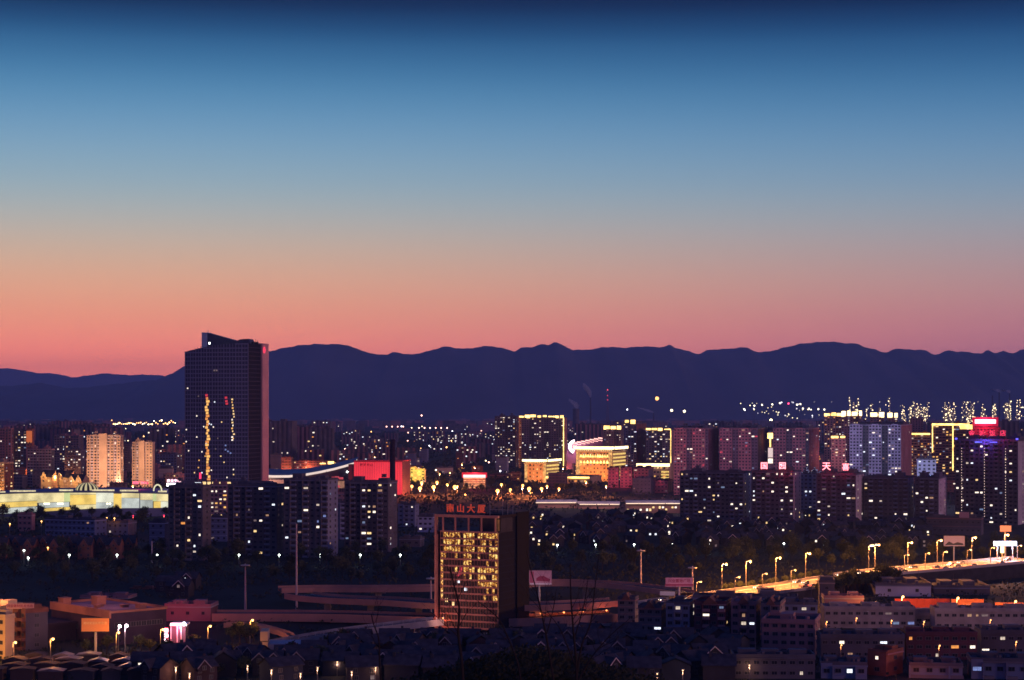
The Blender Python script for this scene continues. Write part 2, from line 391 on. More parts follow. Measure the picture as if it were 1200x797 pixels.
def building(name, label, cat, pxL, pxS, pxR, Y, ytop, a=-20, wall='grey', end=None, band=None, style='balcony', lit=0.1, pal=PAL,
             storey=3.0, bay=3.4, ww=1.5, wh=1.45, depth=13.0, group=None, seed=None, huts=2, cap=100, lit_cap=70, zb=0.0, end_win=True, dark=True, crown=None, minw=None):
    a = R(a); w_, d_, S = place(pxL, pxS, pxR, Y, a)
    d_ = d_ or depth
    if minw: w_ = max(w_, minw)
    ca, sa = math.cos(a), math.sin(a)
    c = Vector((S.x - w_ / 2 * ca - d_ / 2 * sa, S.y - w_ / 2 * sa + d_ / 2 * ca))
    h = zat(ytop, Y) - zb
    root = thing(name, label, cat, (c.x, c.y, zb), a, group)
    rr = random.Random(seed if seed is not None else int(pxL * 7 + ytop * 13))
    nf = max(1, int(h / storey)); st = h / nf
    mb = MB(); hw, hd = w_ / 2, d_ / 2
    mats = [WALLS[wall], WALLS[end or wall], WALLS[band or wall], M_roof]
    # body: front/back wall material 0, right end wall material 1
    mb.box(-hw, hw, -hd, hd, -0.5, h); mb.m[-3] = 1; mb.m[-1] = 1; mb.m[-5] = 3
    nb = max(1, int(w_ / bay)); bw = w_ / nb; spots = []
    base_lv = 1 if style != 'flat' else 0
    if style in ('balcony', 'ribs'):
        unit = 5 if style == 'balcony' else 6
        for i in range(nb):
            x = -hw + (i + .5) * bw; k = i % unit
            proud = 0.0
            if style == 'balcony' and k in (1, 3):
                for f_ in range(nf):       # balcony parapets
                    z = f_ * st; mb.box(x - bw * .48, x + bw * .48, -hd - 1.3, -hd - .02, z + .02, z + 1.05, 2)
                mb.box(x - bw * .5, x - bw * .5 + .2, -hd - 1.32, -hd - .01, 0, h - .3, 0)
            elif style == 'balcony' and k == 0:
                mb.box(x - bw * .5, x + bw * .5, -hd - .7, -hd - .01, -.4, h + .6, 0); proud = .7
            elif style == 'ribs' and k < 4:
                mb.box(x - bw * .5, x + bw * .5, -hd - 1.6, -hd - .01, -.4, h + (.8 if k in (1, 2) else .1), 2); proud = 1.6
                for f_ in range(nf): mb.box(x - bw * .5, x + bw * .5, -hd - 1.72, -hd - 1.605, f_ * st - .1, f_ * st + .12, 0)
            for f_ in range(nf): spots.append((x, -hd - proud - .02, (f_ + .58) * st, 0.0))
    elif style == 'bands':
        for f_ in range(nf): mb.box(-hw - .3, hw + .3, -hd - .35, -hd - .01, f_ * st + .01, f_ * st + 1.1, 2)
        for i in range(nb):
            x = -hw + (i + .5) * bw
            if i % 3 == 0: mb.box(x - bw * .5 - .25, x - bw * .5 + .25, -hd - .42, -hd - .02, 0, h, 0)
            for f_ in range(nf): spots.append((x, -hd - .02, (f_ + .66) * st, 0.0))
    else:
        for f_ in range(0, nf): mb.box(-hw - .06, hw + .06, -hd - .08, -hd - .01, f_ * st - .12, f_ * st + .1, 2)
        for i in range(nb):
            for f_ in range(nf): spots.append((-hw + (i + .5) * bw, -hd - .02, (f_ + .55) * st, 0.0))
    mb.box(-hw - .25, hw + .25, -hd - .3, hd + .25, h - .5, h - .01, 2)
    mb.build('wall', mats, root)
    if Y < 900:
        for (x, y, z, an) in list(spots):
            if rr.random() < .30: mb.box(x + bw * .30, x + bw * .30 + .75, y - .42, y - .02, z - st * .34, z - st * .34 + .5, 2)
        for i in range(0, nb + 1, 3): mb.box(-hw + i * bw - .06, -hw + i * bw + .06, -hd - .2, -hd - .085, 0, h, 1)
    if end_win and d_ > 6:
        ne = 1 if d_ < 12 else 2
        for i in range(ne):
            for f_ in range(nf): spots.append((hw + .02, -hd + d_ * (i + .5) / ne, (f_ + .55) * st, R(90)))
    rb = MB(); roof_bits(rb, w_, d_, h, rr, huts)
    if Y < 900 and d_ < 20:
        for q in range(int(w_ / 1.7)):
            x = -hw + 1.2 + rr.random() * (w_ - 2.4); y = rr.uniform(-hd + 1, hd - 1); k_ = rr.random()
            if k_ < .5: rb.quad((x - .8, y - .6, h + .15), (x + .8, y - .6, h + .15), (x + .8, y + .5, h + 1.15), (x - .8, y + .5, h + 1.15)); rb.tube((x - .9, y + .6, h + 1.25), (x + .9, y + .6, h + 1.25), .24, n=6)
            elif k_ < .8: rb.box(x - .4, x + .4, y - .4, y + .4, h + .004, h + rr.uniform(.5, 1.5))
            else: rb.tube((x, y, h), (x, y, h + rr.uniform(1.5, 3.4)), .06, n=4)
    rb.build('roof', [WALLS['dark'] if wall in ('white', 'pale', 'grey', 'bluew', 'blue') else mats[0]], root)
    windows(root, spots, min(max(ww, 1.9 if storey < 3.4 else ww), bw * .62), min(wh, st * .52), lit * (1.35 if style != 'flat' else 1), pal, rr, cap, lit_cap, dark)
    root['h'] = h; root['w'] = w_; root['d'] = d_
    return root
def dims(o): return o['w'], o['d'], o['h']
def strip(root, x0, x1, y, z, t, m=None, name='light_strip', dz=None):
    mb = MB(); mb.box(x0, x1, y - t, y, z, z + (dz or t)); return mb.build(name, m or M_gold, root)
def gold_crown(root, light=True, t=2.2, m=None, verts=(), broken=True, glowp=0):
    w_, d_, h = dims(root); rr = random.Random(int(w_ * 10)); mb = MB(); t *= 1.35
    x = -w_ / 2
    while x < w_ / 2 - 1:
        L = rr.uniform(4, 9) if broken else w_
        mb.box(x, min(w_ / 2, x + L), -d_ / 2 - .9, -d_ / 2 - .35, h + (rr.uniform(-.3, 1.6) if broken else 0), h + t + (rr.uniform(-.8, 1.6) if broken else 0))
        x += L + (rr.uniform(0.5, 3) if broken else 1)
    mb.build('crown_light', m or M_gold, root)
    for v in verts:
        b = MB(); b.box(v * w_ / 2 - .55, v * w_ / 2 + .55, -d_ / 2 - 1.6, -d_ / 2 - 1.0, h * .05, h + 1); b.build('edge_light', m or M_gold, root)

# ------------------------------------------------------------------ the tall glass tower
def glass_tower():
    Y, a = 1780.0, R(-14)
    w_, d_, S = place(217, 291, 313, Y, a)
    h = zat(402.5, Y); ca, sa = math.cos(a), math.sin(a); d_ = 42.0
    # right side splits in a dark glass half and a pale stone half
    tR = (313 - 600) / F; d_ = (tR * S.y - S.x) / (-sa - tR * ca)
    d_ = max(30, min(d_, 70))
    c = Vector((S.x - w_ / 2 * ca - d_ / 2 * sa, S.y - w_ / 2 * sa + d_ / 2 * ca))
    t = thing('office_tower', 'tall dark glass office tower with slanted blade on its roof, tallest in the city', 'skyscraper', (c.x, c.y, 0), a)
    hw, hd = w_ / 2, d_ / 2; n = 10
    bulge = 3.2
    def fy_(x): return -hd - bulge * (1 - (x / hw) ** 2)
    def top(x): return h - 4.6 * ((x - hw) / (2 * hw)) ** 2 * 1.6
    xs = [-hw + 2 * hw * i / n for i in range(n + 1)]
    M_cg = mat('curtain_glass', (0.045, 0.05, 0.08), 0.3, noise=(0.03, 0.3)); M_mul = mat('tower_mullion', (0.20, 0.20, 0.27), 0.6)
    M_stone = mat('pink_stone', (0.52, 0.30, 0.30), 0.7, noise=(0.05, 0.12))
    mb = MB()
    for i in range(n):
        x0, x1 = xs[i], xs[i + 1]
        mb.quad((x0, fy_(x0), -1), (x1, fy_(x1), -1), (x1, fy_(x1), top(x1)), (x0, fy_(x0), top(x0)))
        mb.quad((x0, fy_(x0), top(x0)), (x1, fy_(x1), top(x1)), (x1, hd, top(x1)), (x0, hd, top(x0)))
    mb.quad((-hw, -hd, -1), (-hw, -hd, top(-hw)), (-hw, hd, top(-hw)), (-hw, hd, -1))
    mb.quad((hw, -hd, -1), (hw, hd, -1), (hw, hd, h), (hw, -hd, h)); mb.quad((-hw, hd, -1), (-hw, hd, top(-hw)), (hw, hd, h), (hw, hd, -1))
    mb.build('curtain_wall', [M_cg], t)
    nf = 37; sp = MB()
    for f_ in range(nf + 1):
        z = f_ * (h - 1) / nf
        for i in range(n):
            x0, x1 = xs[i], xs[i + 1]; zt = z
            if z > min(top(x0), top(x1)) - .5: continue
            sp.quad((x0, fy_(x0) - .12, z), (x1, fy_(x1) - .12, z), (x1, fy_(x1) - .12, z + 1.15), (x0, fy_(x0) - .12, z + 1.15))
    for k in range(23):
        x = -hw + 2 * hw * (k + .02) / 22.1; wd = .42 if k % 2 == 0 else .24
        y = fy_(x) - .3
        sp.box(x - wd, x + wd, y, y + .25, -1, top(x) + .4)
    sp.build('facade_grid', [M_mul], t)
    ends = MB(); ds = d_ * 0.66; ends.box(hw + .005, hw + .018, -hd, -hd + ds, -1, h, 1)
    for f_ in range(nf): ends.box(hw + .02, hw + .16, -hd + .6, -hd + ds - .6, f_ * h / nf, f_ * h / nf + .7)
    ends.build('side_glazing', [mat('side_glass', (0.05, 0.05, 0.07), 0.9), mat('side_glass_dark', (0.008, 0.01, 0.016), 0.9)], t)
    b = MB(); b.box(hw - 3, hw + 1.5, -hd + ds, hd + .3, -1, h + 1.2)
    for k in range(5): b.box(hw + 1.5, hw + 1.75, -hd + ds + (d_ - ds) * (k + .1) / 5, -hd + ds + (d_ - ds) * (k + .3) / 5, -1, h + 1)
    b.build('stone_side', [M_stone], t)
    # roof blade
    def pxx(px): return ((px - 265) / F * Y)
    bl = MB()
    q = [(pxx(242), zat(388.5, Y)), (pxx(242), h - 4), (pxx(296), h - 4), (pxx(296), zat(399, Y)), (pxx(294), zat(396, Y)), (pxx(284), zat(396.5, Y)), (pxx(279), zat(398.5, Y)), (pxx(262), zat(394, Y))]
    bl.prism(q, -3.0, 9.0)
    blade = bl.build('roof_blade', [mat('blade_metal', (0.05, 0.05, 0.08), 0.5)], t)
    b = MB(); b.box(pxx(235), pxx(242) - .02, -3.4, 8, h - 5, zat(388, Y)); b.tube((pxx(241.6), 0, zat(388, Y)), (pxx(241.6), 0, zat(384.5, Y)), .35); b.build('blade_panel', [mat('blade_panel', (0.34, 0.42, 0.55), 0.4)], blade)
    for k, x in enumerate((-hw + 2.5, -hw + 5.5, hw - 5, hw - 2.2, hw - .5)):
        r = MB(); r.box(x - .9, x + .9, -1, 1, top(x), top(x) + 2.2); r.tube((x, 0, top(x)), (x, 0, top(x) + 3.8 + k % 2), .22, n=5); r.build('aerial', [M_dark], t)
    # round red emblem near the top of the stone side
    e = MB(); Zc = zat(409, Y); yc = -hd + ds + 4.0
    for k in range(18):
        a0, a1 = 2 * math.pi * k / 18, 2 * math.pi * (k + 1) / 18
        e.quad((hw + 2.0, yc + 1.5 * math.cos(a0), Zc + 1.5 * math.sin(a0)), (hw + 2.0, yc + 3.2 * math.cos(a0), Zc + 3.2 * math.sin(a0)), (hw + 2.0, yc + 3.2 * math.cos(a1), Zc + 3.2 * math.sin(a1)), (hw + 2.0, yc + 1.5 * math.cos(a1), Zc + 1.5 * math.sin(a1)))
    e.box(hw + 1.9, hw + 2.05, yc - 1.6, yc + 1.6, Zc - .5, Zc + .5); e.build('emblem', [glow('red_emblem', (1, .05, .12), 1.3)], t)
    e = MB(); e.ball((pxx(257), fy_(0) + 1.2, zat(402, Y)), .9); e.build('beacon', [M_bulb_w], t)
    # lit rooms; gold streaks imitate reflections in the glass by glowing windows
    rr = random.Random(5); pos = []
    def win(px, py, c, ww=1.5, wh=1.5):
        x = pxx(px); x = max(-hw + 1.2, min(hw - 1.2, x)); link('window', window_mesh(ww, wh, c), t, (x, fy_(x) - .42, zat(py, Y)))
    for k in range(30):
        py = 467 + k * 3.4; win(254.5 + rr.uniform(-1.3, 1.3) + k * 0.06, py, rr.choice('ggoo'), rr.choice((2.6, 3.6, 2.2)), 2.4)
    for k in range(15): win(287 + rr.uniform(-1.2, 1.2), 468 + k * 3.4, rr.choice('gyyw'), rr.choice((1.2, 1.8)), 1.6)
    for p in ((254, 463), (254.5, 466), (278.5, 466), (279, 470), (279.5, 473)): win(p[0], p[1], 'r', 2.6, 2.0)
    for k in range(30):
        win(rr.uniform(219, 289), rr.uniform(470, 560) if rr.random() < .85 else rr.uniform(430, 470), rr.choice('wwyycgd'), 1.3, 1.3)
    for p in ((264, 434), (267, 434), (278, 527), (281, 529), (284, 531), (278, 522)): win(p[0], p[1], 'b' if p[1] > 500 else 'd', 1.8, 1.6)
    pod = MB(); pod.box(-hw - 4, hw + 26, -hd - 12, -hd - 3.4, -.5, zat(563, Y)); pod.build('podium', [WALLS['grey']], t)
    for px in (256, 262, 268, 274, 280, 287): link('window', window_mesh(3.6, 2.6, 'y'), t, (pxx(px), -hd - 12.1, zat(566, Y)))
    for px in (246, 250): link('window', window_mesh(3, 3, 'c'), t, (pxx(px), -hd - 12.1, zat(567, Y)))
    s_ = MB(); s_.box(pxx(251) - .8, pxx(251) + .8, -hd - 12.6, -hd - 12.1, zat(561, Y), zat(554, Y)); s_.build('sign', [M_redneon], t)
glass_tower()

# ------------------------------------------------------------------ left, behind the mall
def tagbox(): pass
B = building
B('apartment_tower', 'dim brown apartment tower at the far left edge with scattered lit rooms', 'apartment tower', -14, 13, 16, 2250, 503, -12, 'rose', 'rose', 'grey', lit=.12, storey=3.1)
B('apartment_tower', 'dark apartment tower with a block of white lit rooms, next to the orange topped tower', 'apartment tower', 14, 31, 33, 2260, 505, -12, 'dark', 'rose', 'grey', lit=.3, pal='wwwcy')
t = B('apartment_tower', 'narrow apartment tower glowing orange at its top, left of the pitched roofs', 'apartment tower', 31.5, 38, 40, 2240, 504, -12, 'brick', 'brick', 'rose', style='flat', lit=.3, pal='yoo')
w_, d_, h = dims(t); strip(t, -w_ / 2, w_ / 2, -d_ / 2 - .9, h - 14, .6, glow('painted_orange_wash', (1, .22, .06), .55), dz=13)  # glowing sheet paints the orange light on the tower top
t = B('apartment_block', 'low apartment block at the left edge with an orange lit front', 'apartment block', -20, 5, 16, 1900, 543, -30, 'sand', 'brick', 'sand', style='balcony', lit=.22, pal='yyo')
spot_light(t, (0, -30, 3), (0, 0, 14), (1, .42, .1), 60000, 120)
B('apartment_block', 'mid-rise block with stacked curved balconies behind the mall, left of the pitched roofs', 'apartment block', 32, 60, 64, 2080, 527, -10, 'rose', 'dark', 'pale', style='bands', lit=.10)
B('apartment_tower', 'wide purple apartment tower behind the pitched roofs', 'apartment tower', 64, 93, 98, 2360, 511, -14, 'rose', 'dark', 'grey', style='ribs', lit=.14)
B('apartment_tower', 'dark apartment tower with two rows of white lights, just above the pitched roofs', 'apartment tower', 76, 95, 100, 2200, 528, -14, 'dark', 'dark', 'grey', lit=.2, pal='wwc')
def lit_block(px0, pxs, px1, Y, ytop, label, power, wall='sand'):
    t = B('apartment_tower', label, 'apartment tower', px0, pxs, px1, Y, ytop, -12, wall, wall, 'white', style='balcony', lit=.10, pal='wyy', bay=3.6)
    w_, d_, h = dims(t)
    b = MB(); b.box(-w_ * .12, w_ * .12, -d_ / 2 - 2.0, -d_ / 2 - .72, 0, h + 2.5); b.build('stair_tower', [WALLS['sand']], t)
    spot_light(t, (-8, -46, 4), (0, 0, h * .55), (1, .52, .34), power * 1.7, 120); spot_light(t, (14, -46, 30), (0, 0, h * .6), (1, .52, .34), power * 1.7, 120)
    return t
lit_block(102, 141, 144.5, 2030, 511, 'peach floodlit apartment tower above the dome of the mall', 62000)
lit_block(155, 179, 181.5, 2060, 519, 'smaller peach floodlit apartment tower between mall and glass tower', 40000)
B('apartment_tower', 'dim apartment tower in the gap between the two peach floodlit towers', 'apartment tower', 143, 153, 158, 2500, 521, -14, 'dark', 'dark', 'grey', lit=.1)
B('apartment_tower', 'dark blue apartment tower hard against the left side of the glass tower', 'apartment tower', 184, 207, 214, 2300, 533, -14, 'blue', 'dark', 'blue', lit=.12)
def gable_house(name, label, cat, c, rz, w_, d_, eave, ridge_, wall, roof, group=None, wins=4, lit=.2, trim=None, rr=rnd, wsz=(1.1, 1.3), dormers=1, roofmat=None):
    """House with a cross gable toward -y; parts wall, roof, chimney, gable (> window)."""
    t = thing(name, label, cat, c, rz, group); hw, hd = w_ / 2, d_ / 2
    b = MB(); b.box(-hw, hw, -hd, hd, -.5, eave); b.prism([(-.01 - hw, eave), (hw + .01, eave), (hw + .01, eave + .02), (-hw - .01, eave + .02)], -hd, hd); 
    for sx in (-1, 1): b.poly([(sx * hw, -hd, eave), (sx * hw, 0, ridge_), (sx * hw, hd, eave)])
    b.build('wall', [wall], t)
    r = MB(); ov = .5; th = .25
    for sy in (-1, 1):
        y0, y1 = sy * (hd + ov), 0
        z0 = eave - (ridge_ - eave) * ov / hd
        pts = [(-hw - ov, y0, z0), (hw + ov, y0, z0), (hw + ov, y1, ridge_), (-hw - ov, y1, ridge_)]
        r.poly(pts if sy < 0 else pts[::-1]); r.poly([(p[0], p[1], p[2] + th) for p in (pts if sy < 0 else pts[::-1])])
        r.quad((-hw - ov, y0, z0), (hw + ov, y0, z0), (hw + ov, y0, z0 + th), (-hw - ov, y0, z0 + th))
    rf = r.build('roof', [roofmat or M_tile], t)
    ch = MB(); ch.box(hw * .45, hw * .45 + .8, .4, 1.2, ridge_ - 1.0, ridge_ + .9); ch.build('chimney', [wall], rf)
    for k in range(dormers):
        gx = (-hw * .5 + (k * hw if dormers > 1 else rr.uniform(0, hw)))
        gw, gh = w_ * .17 + .6, (ridge_ - eave) * .82
        g = MB(); g.prism([(gx - gw, eave - 1.2), (gx + gw, eave - 1.2), (gx + gw, eave), (gx, eave + gh), (gx - gw, eave)], -hd - 1.2, -hd + 1.2)
        go = g.build('gable', [wall], t)
        tb = MB(); s = .26
        for sx in (-1, 1):
            tb.poly([(gx + sx * (gw + .5), -hd - 1.5, eave - .5), (gx, -hd - 1.5, eave + gh), (gx, -hd - 1.5, eave + gh + s * 1.6), (gx + sx * (gw + .5), -hd - 1.5, eave - .5 + s * 1.6)])
            tb.poly([(gx + sx * (gw + .5), -hd - 1.5, eave - .5 + s * 1.6), (gx, -hd - 1.5, eave + gh + s * 1.6), (gx, hd * .2, eave + gh + s * 1.6), (gx + sx * (gw + .5), -hd + 1.5, eave - .5 + s * 1.6)], 1)
        tb.build('bargeboard', [trim or M_white, roofmat or M_tile], go)
        link('window', window_mesh(wsz[0], wsz[1], rr.choice(PAL) if rr.random() < lit else None), go, (gx, -hd - 1.26, eave - .2))
    for k in range(wins):
        x = -hw + w_ * (k % 2 + .5) / 2 * 1.0 + rr.uniform(-.4, .4); z = eave * (.3 if k < 2 else .75)
        link('window', window_mesh(wsz[0], wsz[1], rr.choice(PAL) if rr.random() < lit else None), t, (x, -hd - .04, z))
    return t
Yp = 1960
for k, (px, wpx, ye, yr, dm) in enumerate(((74, 25, 561, 546, 1), (58, 14, 560, 548, 1), (92, 18, 564, 553, 2))):
    p = P(px, ye, Yp - k * 14); lab = ('tall yellow lit gabled villa, middle of the pitched roofs behind the mall', 'small gabled villa with pale gable left of the yellow lit gable', 'long gabled villa with golden end roof nearest the peach floodlit tower')[k]
    t = gable_house('gabled_villa', lab, 'villa', (p.x, p.y, 0), R(-14), wpx / F * Yp, 14, zat(ye - 2, Yp), zat(ye - 2, Yp) + 6.5, WALLS['sand'], None, 'gabled villas behind the mall', dormers=dm, wins=4, lit=.5, wsz=(1.6, 1.8))
    point_light(t, (0, -16, zat(ye, Yp) + 2), (1, .50, .16), 8000, 1.0)

# ------------------------------------------------------------------ shopping mall with glowing facade and dome
def mall():
    Y = 1520.0; t = thing('shopping_mall', 'long low shopping mall with glowing cream, yellow and blue facade and a striped dome', 'mall', (P(95, 600, Y).x, Y, 0), 0)
    X = lambda px: (px - 95) / F * Y
    cols = {'c': glow('facade_cream', (1.0, .84, .42), .85, vary=.25, scale=.12), 'y': glow('facade_yellow', (1.0, .68, .16), .95, vary=.2, scale=.12),
            'b': glow('facade_blue_white', (.74, .80, .74), .70, vary=.3, scale=.1), 'w': glow('facade_white', (.92, .92, .72), .9, vary=.2, scale=.1), 'g': glow('facade_green_cream', (.80, .88, .40), .8, vary=.2, scale=.1)}
    def zt(px): return zat(579.5 - 3.0 * (1 - ((px - 100) / 110.0) ** 2), Y)
    def zb_(px): return zat(594.0 + 8 * (abs(px - 120) / 120.0) ** 1.2 * (1 if px < 120 else .0), Y) - 1
    def yy(px): return 14 * (1 - ((px - 95) / 120.0) ** 2) * -1
    # body
    b = MB(); seg = list(range(-30, 200, 10)) + [198]
    for p0, p1 in zip(seg, seg[1:]):
        b.quad((X(p0), yy(p0), -1), (X(p1), yy(p1), -1), (X(p1), yy(p1), zt(p1) + 1), (X(p0), yy(p0), zt(p0) + 1))
        b.quad((X(p0), yy(p0), zt(p0) + 1), (X(p1), yy(p1), zt(p1) + 1), (X(p1), 60, zt(p1) + 1), (X(p0), 60, zt(p0) + 1))
    b.quad((X(198), yy(198), -1), (X(198), 60, -1), (X(198), 60, zt(198) + 1), (X(198), yy(198), zt(198) + 1))
    b.build('wall', [WALLS['blue']], t)
    P_ = [(-30, 0, .55, 'c'), (-30, 0, .3, 'y'), (0, 48, .62, 'c'), (48, 62, .75, 'c'), (62, 80, .75, 'b'), (80, 87, .8, 'b'), (87, 117, .68, 'y'), (117, 137, .8, 'w'), (137, 143, .9, 'y'), (143, 166, .62, 'b'), (166, 182, .7, 'b'), (182, 190, .9, 'y'), (190, 198, .95, 'c')]
    def panel(px0, px1, f0, f1, c, y=-.4):
        n = max(1, int((px1 - px0) / 6)); m = MB()
        for k in range(n):
            a, d = px0 + (px1 - px0) * k / n, px0 + (px1 - px0) * (k + 1) / n
            za = lambda p, f: zb_(p) + (zt(p) - zb_(p)) * f
            m.quad((X(a), yy(a) + y, za(a, f0)), (X(d), yy(d) + y, za(d, f0)), (X(d), yy(d) + y, za(d, f1)), (X(a), yy(a) + y, za(a, f1)))
        m.build('facade_panel', [cols[c]], t)
    panel(-30, 48, .62, 1, 'c'); panel(-30, 0, .05, .60, 'y'); panel(0, 48, .34, .60, 'y'); panel(0, 48, .05, .32, 'b')
    panel(48, 80, .5, 1, 'c'); panel(50, 86, .22, .48, 'b'); panel(48, 88, .04, .2, 'y'); panel(80, 87, .5, 1, 'g')
    panel(87, 117, .30, .88, 'y'); panel(87, 117, .9, 1, 'c'); panel(88, 117, .04, .28, 'c')
    panel(117, 137, .40, 1, 'w'); panel(117, 137, .04, .38, 'b'); panel(137, 146, .04, .95, 'y'); panel(146, 166, .70, 1, 'c'); panel(146, 166, .05, .68, 'b')
    panel(167, 181, .58, 1, 'c'); panel(167, 181, .05, .56, 'b'); panel(181, 185, .5, 1, 'g'); panel(182, 190, .05, .48, 'y'); panel(185, 198, .5, 1, 'c'); panel(190, 198, .05, .48, 'w')
    for px in (57, 59, 73, 75, 76, 130, 133, 60, 62, 78):      # show-window lights
        m = MB(); m.box(X(px) - .6, X(px) + .6, yy(px) - .8, yy(px) - .45, zat(589.2, Y) - .5, zat(589.2, Y) + .5); m.build('spot_lamp', [M_bulb_y], t)
    # roof light segments
    for a, d in ((-28, 5), (13, 43), (72, 88), (110, 136), (142, 163), (185, 195)):
        m = MB(); m.box(X(a), X(d), yy((a + d) / 2) + 6, yy((a + d) / 2) + 7, zt((a + d) / 2) + 1.1, zt((a + d) / 2) + 2.3); m.build('roof_light', [glow('roof_light', (1, .85, .5), .8, vary=.3)], t)
    # stripes: glass dome
    dm = MB(); cx, cz, rx, rz_ = X(98), zt(98) + .5, 13.5 / F * Y, zat(567, Y) - zt(98)
    N_ = 14
    for j in range(N_):
        a0, a1 = math.pi * j / N_, math.pi * (j + 1) / N_
        for k in range(6):
            u0, u1 = math.pi / 2 * k / 6, math.pi / 2 * (k + 1) / 6
            def D(a_, u): return (cx + rx * math.cos(a_) * math.cos(u), 12 - rx * math.sin(a_) * math.cos(u), cz + rz_ * math.sin(u) ** .9)
            dm.quad(D(a0, u0), D(a0, u1), D(a1, u1), D(a1, u0), j % 2)
            def D2(a_, u): return (cx + rx * math.cos(a_) * math.cos(u), 12 + rx * math.sin(a_) * math.cos(u), cz + rz_ * math.sin(u) ** .9)
            dm.quad(D2(a0, u0), D2(a1, u0), D2(a1, u1), D2(a0, u1), 1)
    dm.build('dome', [glow('dome_light', (1, .85, .45), .6), M_dark], t)
    # white lit bow over the entrance
    m = MB()
    for k in range(8):
        a0, a1 = math.pi * k / 8, math.pi * (k + 1) / 8
        m.tube((X(185) + 3.2 * math.cos(a0), -1, zt(185) + 2 + 5 * math.sin(a0)), (X(185) + 3.2 * math.cos(a1), -1, zt(185) + 2 + 5 * math.sin(a1)), .6, n=6)
    m.build('entrance_arch', [glow('arch_light', (1, .95, .6), .9)], t)
mall()
def roof_sign(label, px, py, Y, wpx, hpx, txt, m, frame=True, backing=None, zb=None):
    c = P(px, py, Y); t = thing('roof_sign', label, 'sign', (c.x, c.y, c.z - hpx / 2 / F * Y), R(-6))
    hh = hpx / F * Y; ww = wpx / F * Y
    me = text_mesh(txt, hh * 1.05, .3, m, 1.0)
    xs = [v.co.x for v in me.vertices]; k = ww / max(.1, max(xs) - min(xs)); me.transform(Matrix.Scale(k, 4, Vector((1, 0, 0))))
    link('lettering', me, t, (0, -.5, hh / 2))
    b = MB(); b.box(-ww / 2, ww / 2, 0, .25, -.2, 0.05); b.box(-ww / 2, ww / 2, 0, .25, hh, hh + .2)
    for k in range(6):
        x = -ww / 2 + ww * (k + .5) / 6; b.box(x - .1, x + .1, 0, .25, -(zb or 2.5), hh)
        b.tube((x, .2, hh * .8), (x, 2.6, -(zb or 2.5)), .09, n=4)
    b.build('sign_frame', [M_dark], t)
    if backing: b = MB(); b.box(-ww / 2, ww / 2, -.15, -.01, .1, hh - .1); b.build('backing', [backing], t)
    return t
t = roof_sign('red neon lettering on the roof right of the mall dome', 165, 566, 1560, 19, 3.6, '购物广场中心', glow('pinkred_neon', (1, .10, .20), 2.4), zb=6)
point_light(t, (0, -4, 1), (1, .05, .15), 2500)
t = roof_sign('white and pink neon sign left of the foot of the glass tower', 204, 563.5, 1600, 17, 3.6, '商业中心', M_pinkneon, zb=10)
b = MB(); b.box(-6.2, 6.2, -.6, -.2, -3.4, -.6); b.build('light_panel', [M_whiteneon], t)
point_light(t, (0, -5, 1), (.9, .5, 1), 5000)
# ------------------------------------------------------------------ blocks right in front of the mall and the tower (front row, left)
B('apartment_tower', 'dark apartment tower with orange lit stair windows, leftmost of the front row', 'apartment tower', 198, 238, 247.5, 1075, 571, -16, 'dark', 'dark', 'grey', lit=.085, pal='wwyyoc', seed=4)
B('apartment_tower', 'dark apartment tower with one white window near its top, right of the low blue block', 'apartment tower', 267, 324, 333, 1110, 570, -12, 'dark', 'dark', 'blue', lit=.07, seed=9)
B('apartment_tower', 'bluish dark apartment tower with raised middle hut, behind the tall mast', 'apartment tower', 333, 384, 396, 1095, 563, -14, 'dark', 'blue', 'blue', lit=.075, pal='wwycb', seed=21)
B('apartment_tower', 'dark apartment tower with banded balconies in front of the red hall', 'apartment tower', 404, 455, 465.5, 1135, 566, -14, 'dark', 'dark', 'blue', lit=.12, pal='wwwwyc', seed=14)
B('office_block', 'low blue-grey block in the gap between two front row towers', 'office block', 246, 266, 272, 1230, 607, -14, 'blue', 'blue', 'bluew', style='flat', lit=.04, storey=3.4)
t = B('shop_hall', 'show room with bright warm windows in the gap right of the leftmost front tower', 'shop', 246, 266, 270, 1500, 569, -8, 'rose', 'rose', 'white', style='flat', lit=.55, pal='wyyg', ww=2.4, wh=2.2)
B('apartment_block', 'blue lit lower block between the raised tower and the banded tower', 'apartment block', 392, 406, 411, 1250, 590, -14, 'blue', 'blue', 'bluew', style='balcony', lit=.05)
B('apartment_block', 'blue-grey six storey block left of the copper grid building', 'apartment block', 467, 486, 491, 1380, 592, -14, 'blue', 'blue', 'blue', style='balcony', lit=.06, pal='wcc')
B('apartment_block', 'pale blue banded block just behind the left edge of the copper grid building', 'apartment block', 490, 507, 512, 1320, 606, -14, 'bluew', 'blue', 'bluew', style='bands', lit=.10, pal='wcc')
B('school_block', 'low school block with flat roof left of the copper grid building', 'school', 468, 492, 497, 1180, 632, -10, 'dark', 'dark', 'blue', style='flat', lit=.03)
